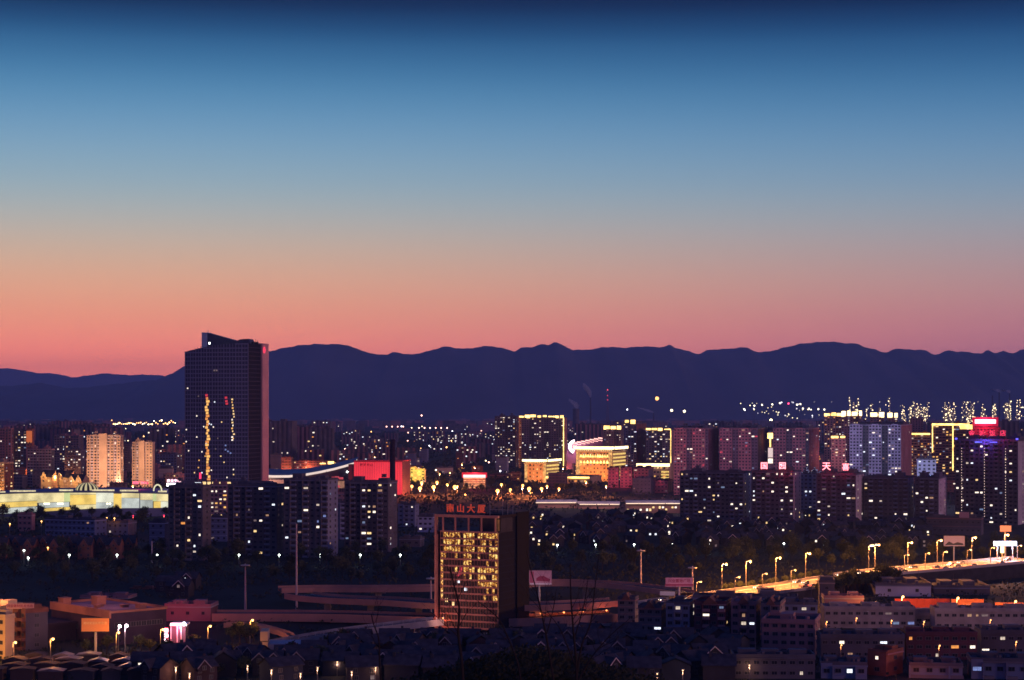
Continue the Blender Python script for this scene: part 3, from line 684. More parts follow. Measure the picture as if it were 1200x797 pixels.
# hotel, row houses on the left
B('hotel_block', 'long blue-grey four storey block with regular windows below the mall', 'hotel', 53, 111, 125, 1270, 610, -22, 'blue', 'blue', 'bluew', style='flat', lit=.02, ww=1.4, storey=3.3)
B('office_block', 'pale lilac three storey block left of the leftmost front tower', 'office block', 175, 193, 199.5, 1150, 613, -12, 'blue', 'dark', 'bluew', style='flat', lit=.03, storey=3.6)
B('office_block', 'low rose coloured block near the left edge below the mall', 'office block', 21, 37, 41, 1330, 604, -14, 'rose', 'rose', 'pale', style='flat', lit=.0)
B('warehouse', 'long low dark roofed shed between the trees and the hotel block', 'warehouse', 126, 150, 160, 1290, 613, -16, 'blue', 'dark', 'blue', style='flat', lit=.05, storey=4)
for k in range(10):
    px0 = -6 + k * 16.6; Yk = 1090 + (k % 2) * 16; p = P(px0 + 8, 657, Yk)
    gable_house('row_house', 'dim brick row house with tiled roof and dormer', 'row house', (p.x, p.y, 0), R(rnd.uniform(-4, 4)), 15.6 / F * Yk, 11, 8.2, 12.0, WALLS['brick'], None, 'brick row houses below the hotel block', wins=4, lit=.04, rr=rnd, trim=WALLS['rose'])

# ------------------------------------------------------------------ exhibition hall with sweeping roof, red hall, chimney
def expo():
    Y = 1880.0; t = thing('exhibition_hall', 'exhibition hall with a white sweeping roof edge beside the red screen wall', 'hall', (P(350, 570, Y).x, Y, 0), 0)
    X = lambda px: (px - 350) / F * Y
    pts = [(283, 553.5), (292, 555.5), (304, 557.2), (320, 558.3), (338, 558.2), (356, 556.6), (374, 553.4), (392, 549.5), (404, 546.2), (415, 543)]
    r = MB(); g = MB()
    for (a, ya), (b, yb) in zip(pts, pts[1:]):
        for y0, y1, u, v in ((-2.2, 0, 0, 1.3),):
            i = len(r.v)
            r.v += [(X(a), -2.2, zat(ya, Y) - 1.2), (X(b), -2.2, zat(yb, Y) - 1.2), (X(b), -2.2, zat(yb, Y) + 1.0), (X(a), -2.2, zat(ya, Y) + 1.0), (X(a), 1, zat(ya, Y) - 1.2), (X(b), 1, zat(yb, Y) - 1.2), (X(b), 1, zat(yb, Y) + 1.0), (X(a), 1, zat(ya, Y) + 1.0)]
            for q in ((0, 1, 2, 3), (3, 2, 6, 7), (0, 4, 5, 1)): r.f.append(tuple(i + z for z in q)); r.m.append(0)
        g.quad((X(a), 0, 0), (X(b), 0, 0), (X(b), 0, zat(yb, Y) - .6), (X(a), 0, zat(ya, Y) - .6))
        g.quad((X(a), 0, zat(ya, Y) + .3), (X(b), 0, zat(yb, Y) + .3), (X(b), 58, zat(yb, Y) + 5), (X(a), 58, zat(ya, Y) + 5), 1)
    g.build('wall', [mat('hall_glass', (0.06, 0.04, 0.05), .3), mat('hall_roof', (0.10, 0.13, 0.20), .6, noise=(.1, .2))], t)
    r.build('roof_edge', [glow('glowing_white_edge', (1, .78, .68), .95, vary=.1, scale=.08)], t)  # edge glows by itself in place of light washing over it
    v = MB()
    for k in range(44):
        px = 285 + k * 2.95; v.box(X(px) - .25, X(px) + .25, -.6, -.02, 0, zat(562, Y))
    v.build('facade_fins', [WALLS['rose']], t)
    lo = MB(); lo.box(X(283), X(338), -14, -2.6, 0, zat(562, Y)); lo.build('entrance_wing', [mat('warm_stone', (0.5, .36, .3), .8, noise=(.1, .15))], t)
    for k in range(9):
        lw = MB(); lw.box(X(286 + k * 6) - 1.2, X(286 + k * 6) + 1.2, -14.1, -14.01, 1, zat(569, Y)); lw.build('window', [M_glassd], t)
    point_light(t, (X(310), -30, 20), (1, .55, .4), 26000, 1)
    for px, py in ((391, 560), (395, 559.5), (400, 560.5), (396, 570)):
        m = MB(); m.box(X(px) - 2, X(px) + 2, -1.1, -.7, zat(py, Y) - 1, zat(py, Y) + 1); m.build('window', [glow('red_shop', (1, .12, .16), .6)], t)
    lg = MB(); lg.box(X(387), X(414), -1.0, -.62, zat(572, Y), zat(563.5, Y)); lg.build('lobby_glazing', [glow('lobby_glow', (1, .45, .28), .28, vary=.5, scale=.3)], t)
    m = MB(); m.ball((X(407), -1, zat(553, Y)), .8); m.build('beacon', [M_bulb_w], t)
expo()
def red_hall():
    Y, a = 1860.0, R(-8); w_, d_, S = place(415, 471.5, None, Y, a); h = zat(540.8, Y); ca, sa = math.cos(a), math.sin(a); d_ = 40
    c = Vector((S.x - w_ / 2 * ca - d_ / 2 * sa, S.y - w_ / 2 * sa + d_ / 2 * ca))
    t = thing('red_hall', 'box shaped hall whose whole front glows bright red', 'hall', (c.x, c.y, 0), a)
    b = MB(); b.box(-w_ / 2, w_ / 2, -d_ / 2, d_ / 2, -.5, h); b.build('wall', [WALLS['maroon']], t)
    m = glow('red_screen', (1.0, 0.045, 0.07), .88, vary=.12, scale=.04)
    b = MB(); b.box(-w_ / 2, w_ / 2, -d_ / 2 - .5, -d_ / 2 - .02, 1, h - .6)
    b.build('glowing_front', [m], t)
    f = MB()
    for k in range(22): x = -w_ / 2 + w_ * k / 21; f.box(x - .12, x + .12, -d_ / 2 - .8, -d_ / 2 - .52, 1, h - .4)
    f.box(-w_ / 2 - .3, w_ / 2 + .3, -d_ / 2 - .9, d_ / 2, h - .6 + .61, h + .7); f.build('fins', [mat('red_fin', (.5, .06, .07))], t)
    b = MB(); b.box(-w_ / 2 - 6, -w_ / 2 - .4, -d_ / 2 + 1, d_ / 2, -.5, h - 3); b.build('side_bay', [mat('bronze_side', (.16, .10, .09))], t)
    me = text_mesh('展览中心', 2.9, .2, mat('dark_red_letters', (.12, .01, .02)), 1.35); link('lettering', me, t, (-w_ / 2 + 12.5, -d_ / 2 - 1.0, h - 3.6))
    point_light(t, (0, -d_ / 2 - 24, 14), (1, .06, .08), 30000, 2)
red_hall()
def chimney():
    Y = 1500.0; c = P(460, 600, Y); h = zat(515, Y)
    t = thing('brick_chimney', 'tall black factory chimney standing in front of the red hall', 'chimney', (c.x, Y, 0))
    b = MB(); b.tube((0, 0, -1), (0, 0, h), 2.7, 1.9, n=16)
    for z in (h - 1.5, h - 9, h - 17): b.tube((0, 0, z), (0, 0, z + .8), 2.45, n=16)
    b.build('shaft', [mat('sooty_brick', (.035, .02, .035), .9, noise=(.5, .3))], t)
    b = MB()
    for k in range(int(h / 1.2)): b.box(-.3, .3, -2.9 + (.8 * k * 1.2 / h), -2.8 + (.8 * k * 1.2 / h), k * 1.2, k * 1.2 + .1)
    b.build('ladder', [M_dark], t)
chimney()
# orange towers seen between the glass tower and the red hall
B('office_block', 'orange lit mid-rise just right of the glass tower', 'office block', 301, 311, 313, 2350, 529, -8, 'brick', 'brick', 'rose', style='flat', lit=.12)
t = B('office_block', 'twin winged orange washed block behind the white sweeping roof', 'office block', 330, 341, 343, 2260, 537, -8, 'brick', 'brick', 'rose', style='bands', lit=.15, pal='yoo'); point_light(t, (0, -16, 14), (1, .25, .08), 16000, 2)
t = B('office_block', 'low wide orange-red block behind the right part of the sweeping roof', 'office block', 344, 380, 386, 2300, 541, -8, 'brick', 'brick', 'rose', style='bands', lit=.15, pal='yow'); point_light(t, (0, -20, 14), (1, .25, .1), 14000, 2)
t = B('office_block', 'block with golden roof beads behind the tip of the sweeping roof', 'office block', 375, 396, 398, 2200, 545, -8, 'rose', 'rose', 'rose', style='flat', lit=.1); gold_crown(t)

# ------------------------------------------------------------------ centre: yellow block, red topped block, golden palace group
t = B('office_block', 'yellow washed five storey block right behind the red hall', 'office block', 472, 489, 490, 2200, 549, -6, 'sand', 'sand', 'sand', style='bands', lit=.5, pal='ggy', ww=2.6, end_win=False)
t['label'] = 'yellow washed five storey block right behind the red hall'; point_light(t, (0, -22, 16), (1, .72, .12), 40000, 2)
t = B('office_block', 'lower yellow washed wing right of the five storey yellow block', 'office block', 489, 498, 499, 2190, 551.5, -6, 'sand', 'sand', 'sand', style='bands', lit=.5, pal='ggy', ww=2.6, end_win=False); point_light(t, (0, -20, 12), (1, .72, .12), 24000, 2)
def red_top():
    t = B('office_block', 'six storey block with glowing floors under a red neon bar', 'office block', 543, 569, 570, 2030, 560, -5, 'brick', 'brick', 'sand', style='flat', lit=.0, dark=False, storey=3.8, end_win=False)
    w_, d_, h = dims(t); nf = 6
    for k in range(nf):
        b = MB(); b.box(-w_ / 2 + .3, w_ / 2 - .3, -d_ / 2 - .5, -d_ / 2 - .05, h * (k + .35) / nf, h * (k + .8) / nf); b.build('window_band', [glow('orange_floor', (1, .46, .20), 1.1, vary=.5, scale=.5)], t)
    b = MB(); b.box(-w_ / 2, w_ / 2, -d_ / 2 - 1, -d_ / 2 - .4, h + .2, h + 3.2); b.build('neon_bar', [glow('white_red_neon', (1, .45, .42), 2.6)], t)
    b = MB(); b.box(-w_ / 2 - 1.5, w_ / 2 + 1.5, -d_ / 2 - .3, -d_ / 2 + .2, h + .1, h + 5.6); b.build('neon_backing', [glow('deep_red', (1, .01, .04), .7)], t)
    point_light(t, (0, -d_ / 2 - 8, h + 5), (1, .03, .06), 40000, 2)
red_top()
def palace(name, label, pxL, pxS, pxR, Y, ytop, a, power, sidewins=True, storey=4.2, crown=6.0):
    t = B(name, label, 'palace hotel', pxL, pxS, pxR, Y, ytop, a, 'sand', 'sand', 'sand', style='flat', lit=.35, pal='ggyo', storey=storey, bay=4.0, ww=1.7, wh=2.0, huts=0, end_win=False, depth=30)
    w_, d_, h = dims(t); hd, hw = d_ / 2, w_ / 2
    b = MB(); b.box(-hw - 1.2, hw + 1.2, -hd - 1.6, hd + 1.6, h + .02, h + .9); b.box(-hw - 2.4, hw + 2.4, -hd - 2.8, hd + 2.8, h + crown * .7, h + crown)
    for k in range(int(w_ / 2.6)): x = -hw + 2.6 * (k + .5); b.box(x - .35, x + .35, -hd - 1.2, -hd - .4, h + .9, h + crown * .7)
    b.build('cornice', [WALLS['sand']], t)
    l = MB(); l.box(-hw - 2, hw + 2, -hd - 3.4, -hd - 2.81, h + crown * .55, h + crown + .4); l.build('cornice_light', [M_goldw], t)
    l = MB(); l.box(hw + 2.81, hw + 3.3, -hd - 2, hd + 2, h + crown * .55, h + crown + .4); l.build('cornice_light', [M_goldw], t)
    gl = MB(); gl.box(-hw + .5, hw - .5, -hd - .38, -hd - .30, h + .95, h + crown * .7 - .02); gl.build('frieze', [glow('frieze_glow', (1, .66, .3), .9, vary=.35, scale=.5)], t)
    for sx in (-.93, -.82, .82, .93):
        p = MB(); p.box(sx * hw - .8, sx * hw + .8, -hd - 1.0, -hd - .1, 0, h); p.build('pilaster', [glow('glowing_pilaster', (1, .52, .16), .8, vary=.5, scale=.35)], t)  # pilasters glow themselves to imitate floodlight on the wall
    if sidewins:
        for k in range(int(h / storey)):
            s = MB(); s.box(hw + .3, hw + .9, -hd + .5, hd - .5, (k + .35) * storey, (k + .8) * storey); s.build('side_balcony_light', [glow('yellow_floor', (1, .66, .18), 1.0, vary=.3)], t)
    spot_light(t, (-hw * .5, -hd - 26, 3), (-hw * .3, -hd, h * .6), (1, .30, .06), power, 120, 1.5)
    spot_light(t, (hw * .5, -hd - 26, 3), (hw * .3, -hd, h * .6), (1, .30, .06), power, 120, 1.5)
    return t
t = palace('palace_hotel', 'largest golden floodlit palace hotel with brilliant cornice', 675, 718, 732.5, 2230, 530, -20, 60000)
w_, d_, h = dims(t); b = MB()
for z_, n_ in ((.62, 9), (.82, 12)):
    for k in range(n_):
        x = -w_ * .36 + w_ * .72 * k / (n_ - 1)
        b.prism([(x - 1.4, h * z_), (x + 1.4, h * z_), (x, h * z_ + 3.6)], -d_ / 2 - .9, -d_ / 2 - .3)
b.build('lit_pediment', [M_gold], t)
palace('palace_hotel', 'smaller golden palace block left of the largest golden hotel', 615, 640, 654.5, 2200, 543.5, -20, 38000, crown=4.5)
t = B('palace_wing', 'low golden wing linking the two palace hotels, under the large cornice', 'hotel wing', 640, 691, 705, 2120, 560, -14, 'sand', 'sand', 'sand', style='flat', lit=.5, pal='goo', storey=4.5, ww=2.2, wh=2.4, huts=0, end_win=False)
w_, d_, h = dims(t); strip(t, -w_ / 2, w_ / 2, -d_ / 2 - .8, h - .8, .6, M_gold, dz=2.0); spot_light(t, (-8, -36, 2), (0, 0, 8), (1, .32, .06), 22000, 140, 1.5)
b = MB(); b.box(-w_ * .2, -w_ * .2 + 3.5, -d_ / 2 - 1.3, -d_ / 2 - .2, 0, h - 1); b.build('portal', [glow('portal_gold', (1, .6, .08), 1.2)], t)
t = B('palace_wing', 'low golden pavilion with a bright cornice at the foot of the gold edged tower', 'hotel wing', 747, 784, 790, 2180, 546, -10, 'sand', 'sand', 'sand', style='flat', lit=.4, pal='gyo', storey=4.2, ww=2, wh=2.2, huts=0, end_win=False)
w_, d_, h = dims(t); strip(t, -w_ / 2 - 1, w_ / 2 + 1, -d_ / 2 - 1, h - .6, .8, M_goldw, dz=3.2); point_light(t, (0, -24, 10), (1, .5, .12), 40000, 2)
for k in range(4):
    s = MB(); s.box(w_ / 2 - 9, w_ / 2, -d_ / 2 - 1, -d_ / 2 - .3, 2 + k * 3.4, 3.6 + k * 3.4); s.build('side_balcony_light', [glow('yellow_floor', (1, .66, .18), 1.0)], t)
B('annex_block', 'small orange lit block between the red neon bar and the smaller palace', 'annex', 598, 609, 611, 2260, 555, -6, 'brick', 'brick', 'sand', style='flat', lit=.35, pal='oyg')
B('annex_block', 'low maroon block behind the orange street lamps', 'annex', 574, 597, 600, 2300, 557, -6, 'maroon', 'maroon', 'rose', style='flat', lit=.15, pal='owy')
# arched pavilion with bulbs
def pavilion():
    Y = 2420.0; t = thing('arched_pavilion', 'pavilion with rows of pink white bulbs sweeping up over the golden cornice', 'pavilion', (P(690, 540, Y).x, Y, 0), 0)
    X = lambda px: (px - 690) / F * Y
    b = MB(); path = [(664, 522), (668, 519.5), (676, 517.5), (685, 516), (694, 514.2), (700, 513), (706, 512)]
    for (a, ya), (c, yc) in zip(path, path[1:]):
        b.quad((X(a), 0, 8), (X(c), 0, 8), (X(c), 0, zat(yc, Y)), (X(a), 0, zat(ya, Y))); b.quad((X(a), 0, zat(ya, Y)), (X(c), 0, zat(yc, Y)), (X(c), 24, zat(yc + 2, Y)), (X(a), 24, zat(ya + 2, Y)))
    b.build('roof', [mat('violet_panels', (.12, .05, .12))], t)
    for r_ in range(2):
        for k in range(24):
            px = 667 + k * 1.66; q = 0
            for (a, ya), (c, yc) in zip(path, path[1:]):
                if a <= px <= c: q = ya + (yc - ya) * (px - a) / (c - a)
            m = MB(); m.ball((X(px), -.6, zat(q + .6 + r_ * 2.6 + (k % 3) * .5, Y)), .75 if r_ else .95, n=6, k=4); m.build('bulb', [glow('pink_bulb', (1, .50, .42) if r_ == 0 else (1, .45, .75), 2.2 if r_ == 0 else 1.1)], t)
    e = MB()
    for k in range(8):
        a0, a1 = R(100 + k * 19), R(100 + (k + 1) * 19)
        e.tube((X(674.5) + 7.5 * math.cos(a0), -2, zat(523, Y) + 7.5 * math.sin(a0)), (X(674.5) + 7.5 * math.cos(a1), -2, zat(523, Y) + 7.5 * math.sin(a1)), 1.3 + .15 * k, n=6)
    e.build('entrance_arch', [glow('arch_white', (1, .75, .8), 4.0)], t)
    point_light(t, (X(674), -14, zat(523, Y)), (1, .6, .5), 60000, 2)
pavilion()
# gold crowned apartment towers
t = B('apartment_tower', 'dark apartment tower with white lit rooms, left one of the pair with gold crown', 'apartment tower', 580, 604, 609, 2760, 488.5, -10, 'dark', 'rose', 'grey', style='ribs', lit=.3, pal='wwwcy', ww=1.7)
t = B('apartment_tower', 'wide dark apartment tower with gold crown lights and one gold vertical edge', 'apartment tower', 608.5, 660.5, 664.5, 2720, 490, -8, 'dark', 'rose', 'grey', style='ribs', lit=.28, pal='wwwcy', ww=1.7); gold_crown(t, verts=(1.0,), t=2.6)
w_, d_, h = dims(t); b = MB(); b.box(-w_ / 2 - .3, -w_ / 2 + 3.4, -d_ / 2 - 1.6, -d_ / 2 - 1, 0, h + 1); b.build('edge_light', [glow('painted_edge_wash', (1, .25, .08), .35)], t)  # glowing sheet paints an orange wash of light down the left edge
t = B('apartment_tower', 'narrow dark tower with gold crown left of the taller gold topped tower', 'apartment tower', 707.5, 728, 731, 2620, 503.5, -8, 'dark', 'dark', 'grey', style='ribs', lit=.15, pal='wwd'); gold_crown(t, t=3)
t = B('apartment_tower', 'dark blue tower with one gold topped wing beside the golden hotel', 'apartment tower', 732.5, 746, 757.5, 2480, 496.5, -18, 'blue', 'brick', 'grey', style='balcony', lit=.12, pal='wwc'); gold_crown(t, t=3.4)
t = B('apartment_tower', 'wide tower with gold crown and bright gold right edge above the low pavilion', 'apartment tower', 757, 786, 789.5, 2450, 505, -8, 'dark', 'rose', 'grey', style='ribs', lit=.22, pal='wwyc', ww=1.7); gold_crown(t, verts=(1.0,), t=2.4)
# dark red lower blocks
for k, (a, s, e, yt, yd, lab) in enumerate(((713, 725, 726, 549, 2060, 'dark red block, left third of the row below the golden hotel'), (727, 741, 742, 548.5, 2055, 'dark red block, middle of the row below the golden hotel'), (743, 760, 766, 549.5, 2050, 'dark red block, right end of the row below the golden hotel'),
        (766, 783, 788, 564, 1930, 'low maroon block in front of the golden pavilion'))):
    t = B('apartment_block', lab, 'apartment block', a, s, e, yd, yt, -12, 'maroon', 'dark', 'rose', style='ribs', lit=.10, pal='wrd')
    point_light(t, (0, -18, 10), (1, .12, .2), 6000, 2)
B('apartment_block', 'dark slab with flat roof right of the row of dark red blocks', 'apartment block', 741, 763, 770, 1900, 562, -12, 'dark', 'dark', 'dark', style='flat', lit=.04)

# ------------------------------------------------------------------ right: purple ribbed slabs, then the dark front row
for k, (a, s, e, lab, pal) in enumerate(((790, 830, 842, 'leftmost purple ribbed apartment slab touching the gold edged tower', 'wwr'), (843.5, 888, 900, 'middle purple ribbed apartment slab of three alike', 'wwwr'), (906, 948, 960, 'rightmost purple ribbed apartment slab behind the two red rooftop characters', 'wwwc'))):
    t = B('apartment_tower', lab, 'apartment tower', a, s, e, 1880, 502.5, -17, 'dark', 'maroon', 'rose', style='ribs', lit=.085, pal=pal, bay=3.1, huts=3, seed=30 + k)  # dark maroon ends put the shade of the right sides into paint
    point_light(t, (-14, -150, 50), (1, .30, .55), (95000, 60000, 36000)[k], 4)
B('hotel_tower', 'narrow tower with white lit lift shaft between two purple ribbed slabs', 'hotel', 899, 906, 907, 1950, 505, -6, 'pale', 'dark', 'pale', style='flat', lit=.1, end_win=False)
t = thing('lift_shaft', 'white lit glass lift shaft between two purple slabs', 'lift shaft', tuple(P(903, 560, 1900))[:2] + (0,))
b = MB(); b.box(-2.3, 2.3, 0, 4, 0, zat(524, 1900)); b.build('shaft', [WALLS['pale']], t)
for z0, z1, m in ((zat(543, 1900), zat(537.5, 1900), LIT['w']), (zat(536, 1900), zat(525, 1900), glow('shaft_white', (1, .75, .72), .85))):
    b = MB(); b.box(-2.5, 2.5, -.3, -.02, z0, z1); b.build('glass_panel', [m], t)
b = MB(); b.box(-2.6, 2.6, 0, 4, zat(514, 1900), zat(507.5, 1900)); b.box(-.5, .5, .5, 3.5, zat(524, 1900), zat(514, 1900)); b.build('lantern', [M_gold], t)
t = B('apartment_tower', 'blue-white gridded apartment tower, palest and largest slab on the right', 'apartment tower', 996, 1056, 1068.5, 1800, 498, -20, 'dark', 'rose', 'bluew', style='ribs', lit=.09, pal='wwcc', bay=2.9, seed=77, huts=4)
point_light(t, (-22, -180, 60), (.60, .60, 1), 230000, 4)
t = B('apartment_tower', 'slim rose tower with gold dots on its crown left of the blue-white tower', 'apartment tower', 974, 991, 994, 2020, 515, -10, 'rose', 'rose', 'pale', style='ribs', lit=.12, pal='wy'); gold_crown(t, t=1.6); point_light(t, (0, -60, 36), (1, .2, .2), 50000, 2)
t = B('apartment_tower', 'orange lit tower with golden crown furthest left of the golden tops at right', 'apartment tower', 966, 986, 990, 2500, 488, -10, 'brick', 'brick', 'rose', style='ribs', lit=.3, pal='oyw'); gold_crown(t, t=3)
t = B('apartment_tower', 'tower with brilliant golden crown just above the left of the blue-white tower', 'apartment tower', 986, 1010, 1014, 2440, 488.5, -10, 'brick', 'brick', 'rose', style='ribs', lit=.3, pal='oyw'); gold_crown(t, t=5, m=M_goldw)
t = B('apartment_tower', 'tower with two golden crown groups rising above the middle of the blue-white tower', 'apartment tower', 1020, 1036, 1040, 2520, 489, -10, 'rose', 'brick', 'rose', style='ribs', lit=.2, pal='yw'); gold_crown(t, t=4, m=M_goldw)
t = B('apartment_tower', 'tower with golden crown above the right of the blue-white tower', 'apartment tower', 1040, 1052, 1056, 2530, 490, -10, 'rose', 'brick', 'rose', style='ribs', lit=.2, pal='yw'); gold_crown(t, t=4.4, m=M_goldw)
B('apartment_tower', 'dim brown tower behind the right corner of the blue-white tower', 'apartment tower', 1066, 1082, 1087, 2760, 491, -12, 'rose', 'dark', 'rose', style='flat', lit=.06)
t = B('office_block', 'gold topped block right of the blue-white tower', 'office block', 1067, 1090, 1095, 2160, 509.5, -10, 'brick', 'maroon', 'sand', style='bands', lit=.35, pal='ooy', ww=2); w_, d_, h = dims(t); strip(t, -w_ / 2, w_ / 2, -d_ / 2 - .9, h, .8, M_gold, dz=1.8)
t = B('office_block', 'gold outlined block with lit columns left of the red roof lettering', 'office block', 1092, 1136, 1142, 2100, 498.5, -10, 'maroon', 'dark', 'sand', style='flat', lit=.22, pal='wggy', ww=2.4, wh=1.8); w_, d_, h = dims(t)
strip(t, -w_ / 2, w_ / 2, -d_ / 2 - .9, h, .8, M_gold, dz=2.0)
for f_, l_ in ((-.97, .9), (.12, .0)):
    b = MB(); b.box(f_ * w_ / 2 - .5, f_ * w_ / 2 + .5, -d_ / 2 - 1.6, -d_ / 2 - 1, h * (.55 if l_ else .25), h); b.build('edge_light', [M_gold], t)
t = B('office_block', 'block carrying a brilliant red-white neon bar on its roof', 'office block', 1136, 1172, 1182, 2050, 502, -10, 'maroon', 'dark', 'maroon', style='flat', lit=.06, pal='wr'); w_, d_, h = dims(t)
b = MB(); b.box(-w_ * .32, w_ * .36, -d_ / 2 - .5, -d_ / 2 + .2, h + 5.2, h + 9.4); b.build('neon_bar', [glow('hot_pink_neon', (1, .42, .5), 4.5)], t)
b = MB(); b.box(-w_ * .40, w_ * .44, -d_ / 2 + .3, -d_ / 2 + .7, h + 2, h + 12); b.build('neon_backing', [glow('deep_red2', (1, .0, .06), .42)], t)
b = MB()
for k in range(7): x = -w_ * .36 + w_ * .76 * k / 6; b.tube((x, -d_ / 2 + 1.2, h), (x, -d_ / 2 + 1.2, h + 11.5), .3, n=5)
b.build('neon_frame', [M_dark], t); point_light(t, (0, -d_ / 2 - 10, h + 8), (1, .02, .08), 90000, 2)
b = MB(); b.box(-w_ / 2 - 10, -w_ / 2 + 3, -d_ / 2 - 2, -d_ / 2 - 1, h - 1, h + 4); b.build('gold_crest', [M_gold], t)
# front row
FR = [('dark apartment tower with stacked white windows and pale end wall, first of right front row', 797, 871, 880.5, 1420, 554.5, 'dark', .13, 51),
      ('dark apartment tower carrying the first pair of red rooftop characters', 881, 930, 939, 1400, 553.5, 'dark', .13, 52),
      ('dark apartment tower carrying the second pair of red rooftop characters', 957, 1003, 1012.5, 1385, 556.5, 'dark', .13, 53),
      ('wide dark apartment tower below the blue-white tower', 1012, 1064, 1071, 1400, 560.5, 'dark', .075, 54),
      ('dark apartment tower with a pale pink end wall between blue-white tower and tallest right tower', 1072, 1100, 1109.5, 1385, 561, 'dark', .09, 55)]
fr = []
for (lab, a, s, e, Yk, yt, wl, lt, sd) in FR:
    fr.append(B('apartment_tower', lab, 'apartment tower', a, s, e, Yk, yt, -20, wl, 'white', 'blue', lit=lt, pal='wwwwwyyc', seed=sd))  # white ends on dark towers put the light from the right into paint
B('apartment_tower', 'dark blue recessed tower between the two towers with red characters', 'apartment tower', 937, 957, 962, 1620, 556, -14, 'blue', 'dark', 'blue', lit=.09, pal='wccb')
t = B('office_block', 'small pale block with a grid of dark windows in front of the gold topped block', 'office block', 1075, 1097, 1101, 1700, 539, -8, 'bluew', 'dark', 'bluew', style='flat', lit=.1, pal='cw', bay=3.6, ww=1.9, wh=1.6, storey=3.2); point_light(t, (0, -44, 26), (.7, .7, 1), 26000, 2)
t = B('apartment_tower', 'tall dark apartment tower at the right edge with blue roof lights and light chains', 'apartment tower', 1119.5, 1193, 1215, 1400, 516.5, -26, 'dark', 'white', 'grey', lit=.11, pal='wwwwyyc', seed=61, huts=3)  # white end wall puts the light on that side into paint
w_, d_, h = dims(t)
for f_ in (-.78, -.05, .62):
    for k in range(26):
        b = MB(); b.ball((f_ * w_ / 2, -d_ / 2 - 1.6, 6 + k * (h - 10) / 26), .26, n=6, k=4); b.build('facade_bulb', [glow('chain_bulb', (1, .7, .6), 1.6)], t)
for x in (-.12, .12): b = MB(); b.box(x * w_ - 2.6, x * w_ + 2.6, -d_ / 2 - 2.0, -d_ / 2 - 1.5, h - 1.6, h - .9); b.build('blue_light', [M_blueneon], t)
for x in (-.48, .49): b = MB(); b.box(x * w_ - .8, x * w_ + .8, -d_ / 2 - 1.5, -d_ / 2 - 1.1, h + .6, h + 1.8); b.build('blue_light', [M_blueneon], t)
point_light(t, (0, -d_ / 2 - 5, h + 2), (.15, .1, 1), 9000, 1)
t = B('department_store', 'low dark store with long flat roof at the foot of the tallest right tower', 'store', 1086, 1150, 1176, 1290, 608, -20, 'dark', 'dark', 'rose', style='flat', lit=.01, storey=5, end_win=False)
w_, d_, h = dims(t); b = MB(); b.box(w_ * .1, w_ * .28, -d_ / 2 - 1.2, -d_ / 2 - .4, h + .5, h + 4.4); b.build('roof_billboard', [mat('faded_board', (.5, .3, .32))], t)
# rooftop characters
def roof_char(ch, px, py, Y, hpx, m, label, halo=True, pw=2500, grp=None):
    c = P(px, py, Y); hh = hpx / F * Y; t = thing('rooftop_character', label, 'sign', (c.x, c.y, c.z - hh / 2), R(-12), grp)
    me = text_mesh(ch, hh * 1.02, .5, m); link('lettering', me, t, (0, -.4, hh / 2))
    b = MB(); b.box(-hh * .5, hh * .5, 0, .2, -.1, .1); b.box(-hh * .5, hh * .5, 0, .2, hh, hh + .2)
    for x in (-hh * .4, hh * .4): b.box(x - .1, x + .1, 0, .2, -1.9, hh); b.tube((x, .2, hh * .8), (x, 2.6, -1.7), .09, n=4)
    b.build('sign_frame', [M_dark], t)
    if pw: point_light(t, (0, -3, hh / 2), (1, .02, .08), pw, 1)
    return t
M_rc = glow('red_white_character', (1, .22, .26), 4.0); M_rc2 = glow('red_character', (1, .05, .14), 1.1)
roof_char('国', 895.5, 546.3, 1392, 8.6, M_rc, 'glowing red-white character on the roof, first of four')
roof_char('园', 917, 546.3, 1400, 8.6, M_rc, 'glowing red-white character on the roof, second of four')
roof_char('天', 968.5, 547, 1386, 10.0, M_rc, 'open shaped glowing red character on the roof, third of four')
roof_char('喜', 991, 547.8, 1388, 8.6, M_rc, 'glowing red-white character on the roof, fourth of four')
for k, ch in enumerate('金城饭店'):
    roof_char(ch, 1138.7 + 12.2 * k, 508.0, 1404, 7.2, M_rc2, ('first', 'second', 'third', 'last')[k] + ' of four dim red characters on the tallest right tower', pw=1500)

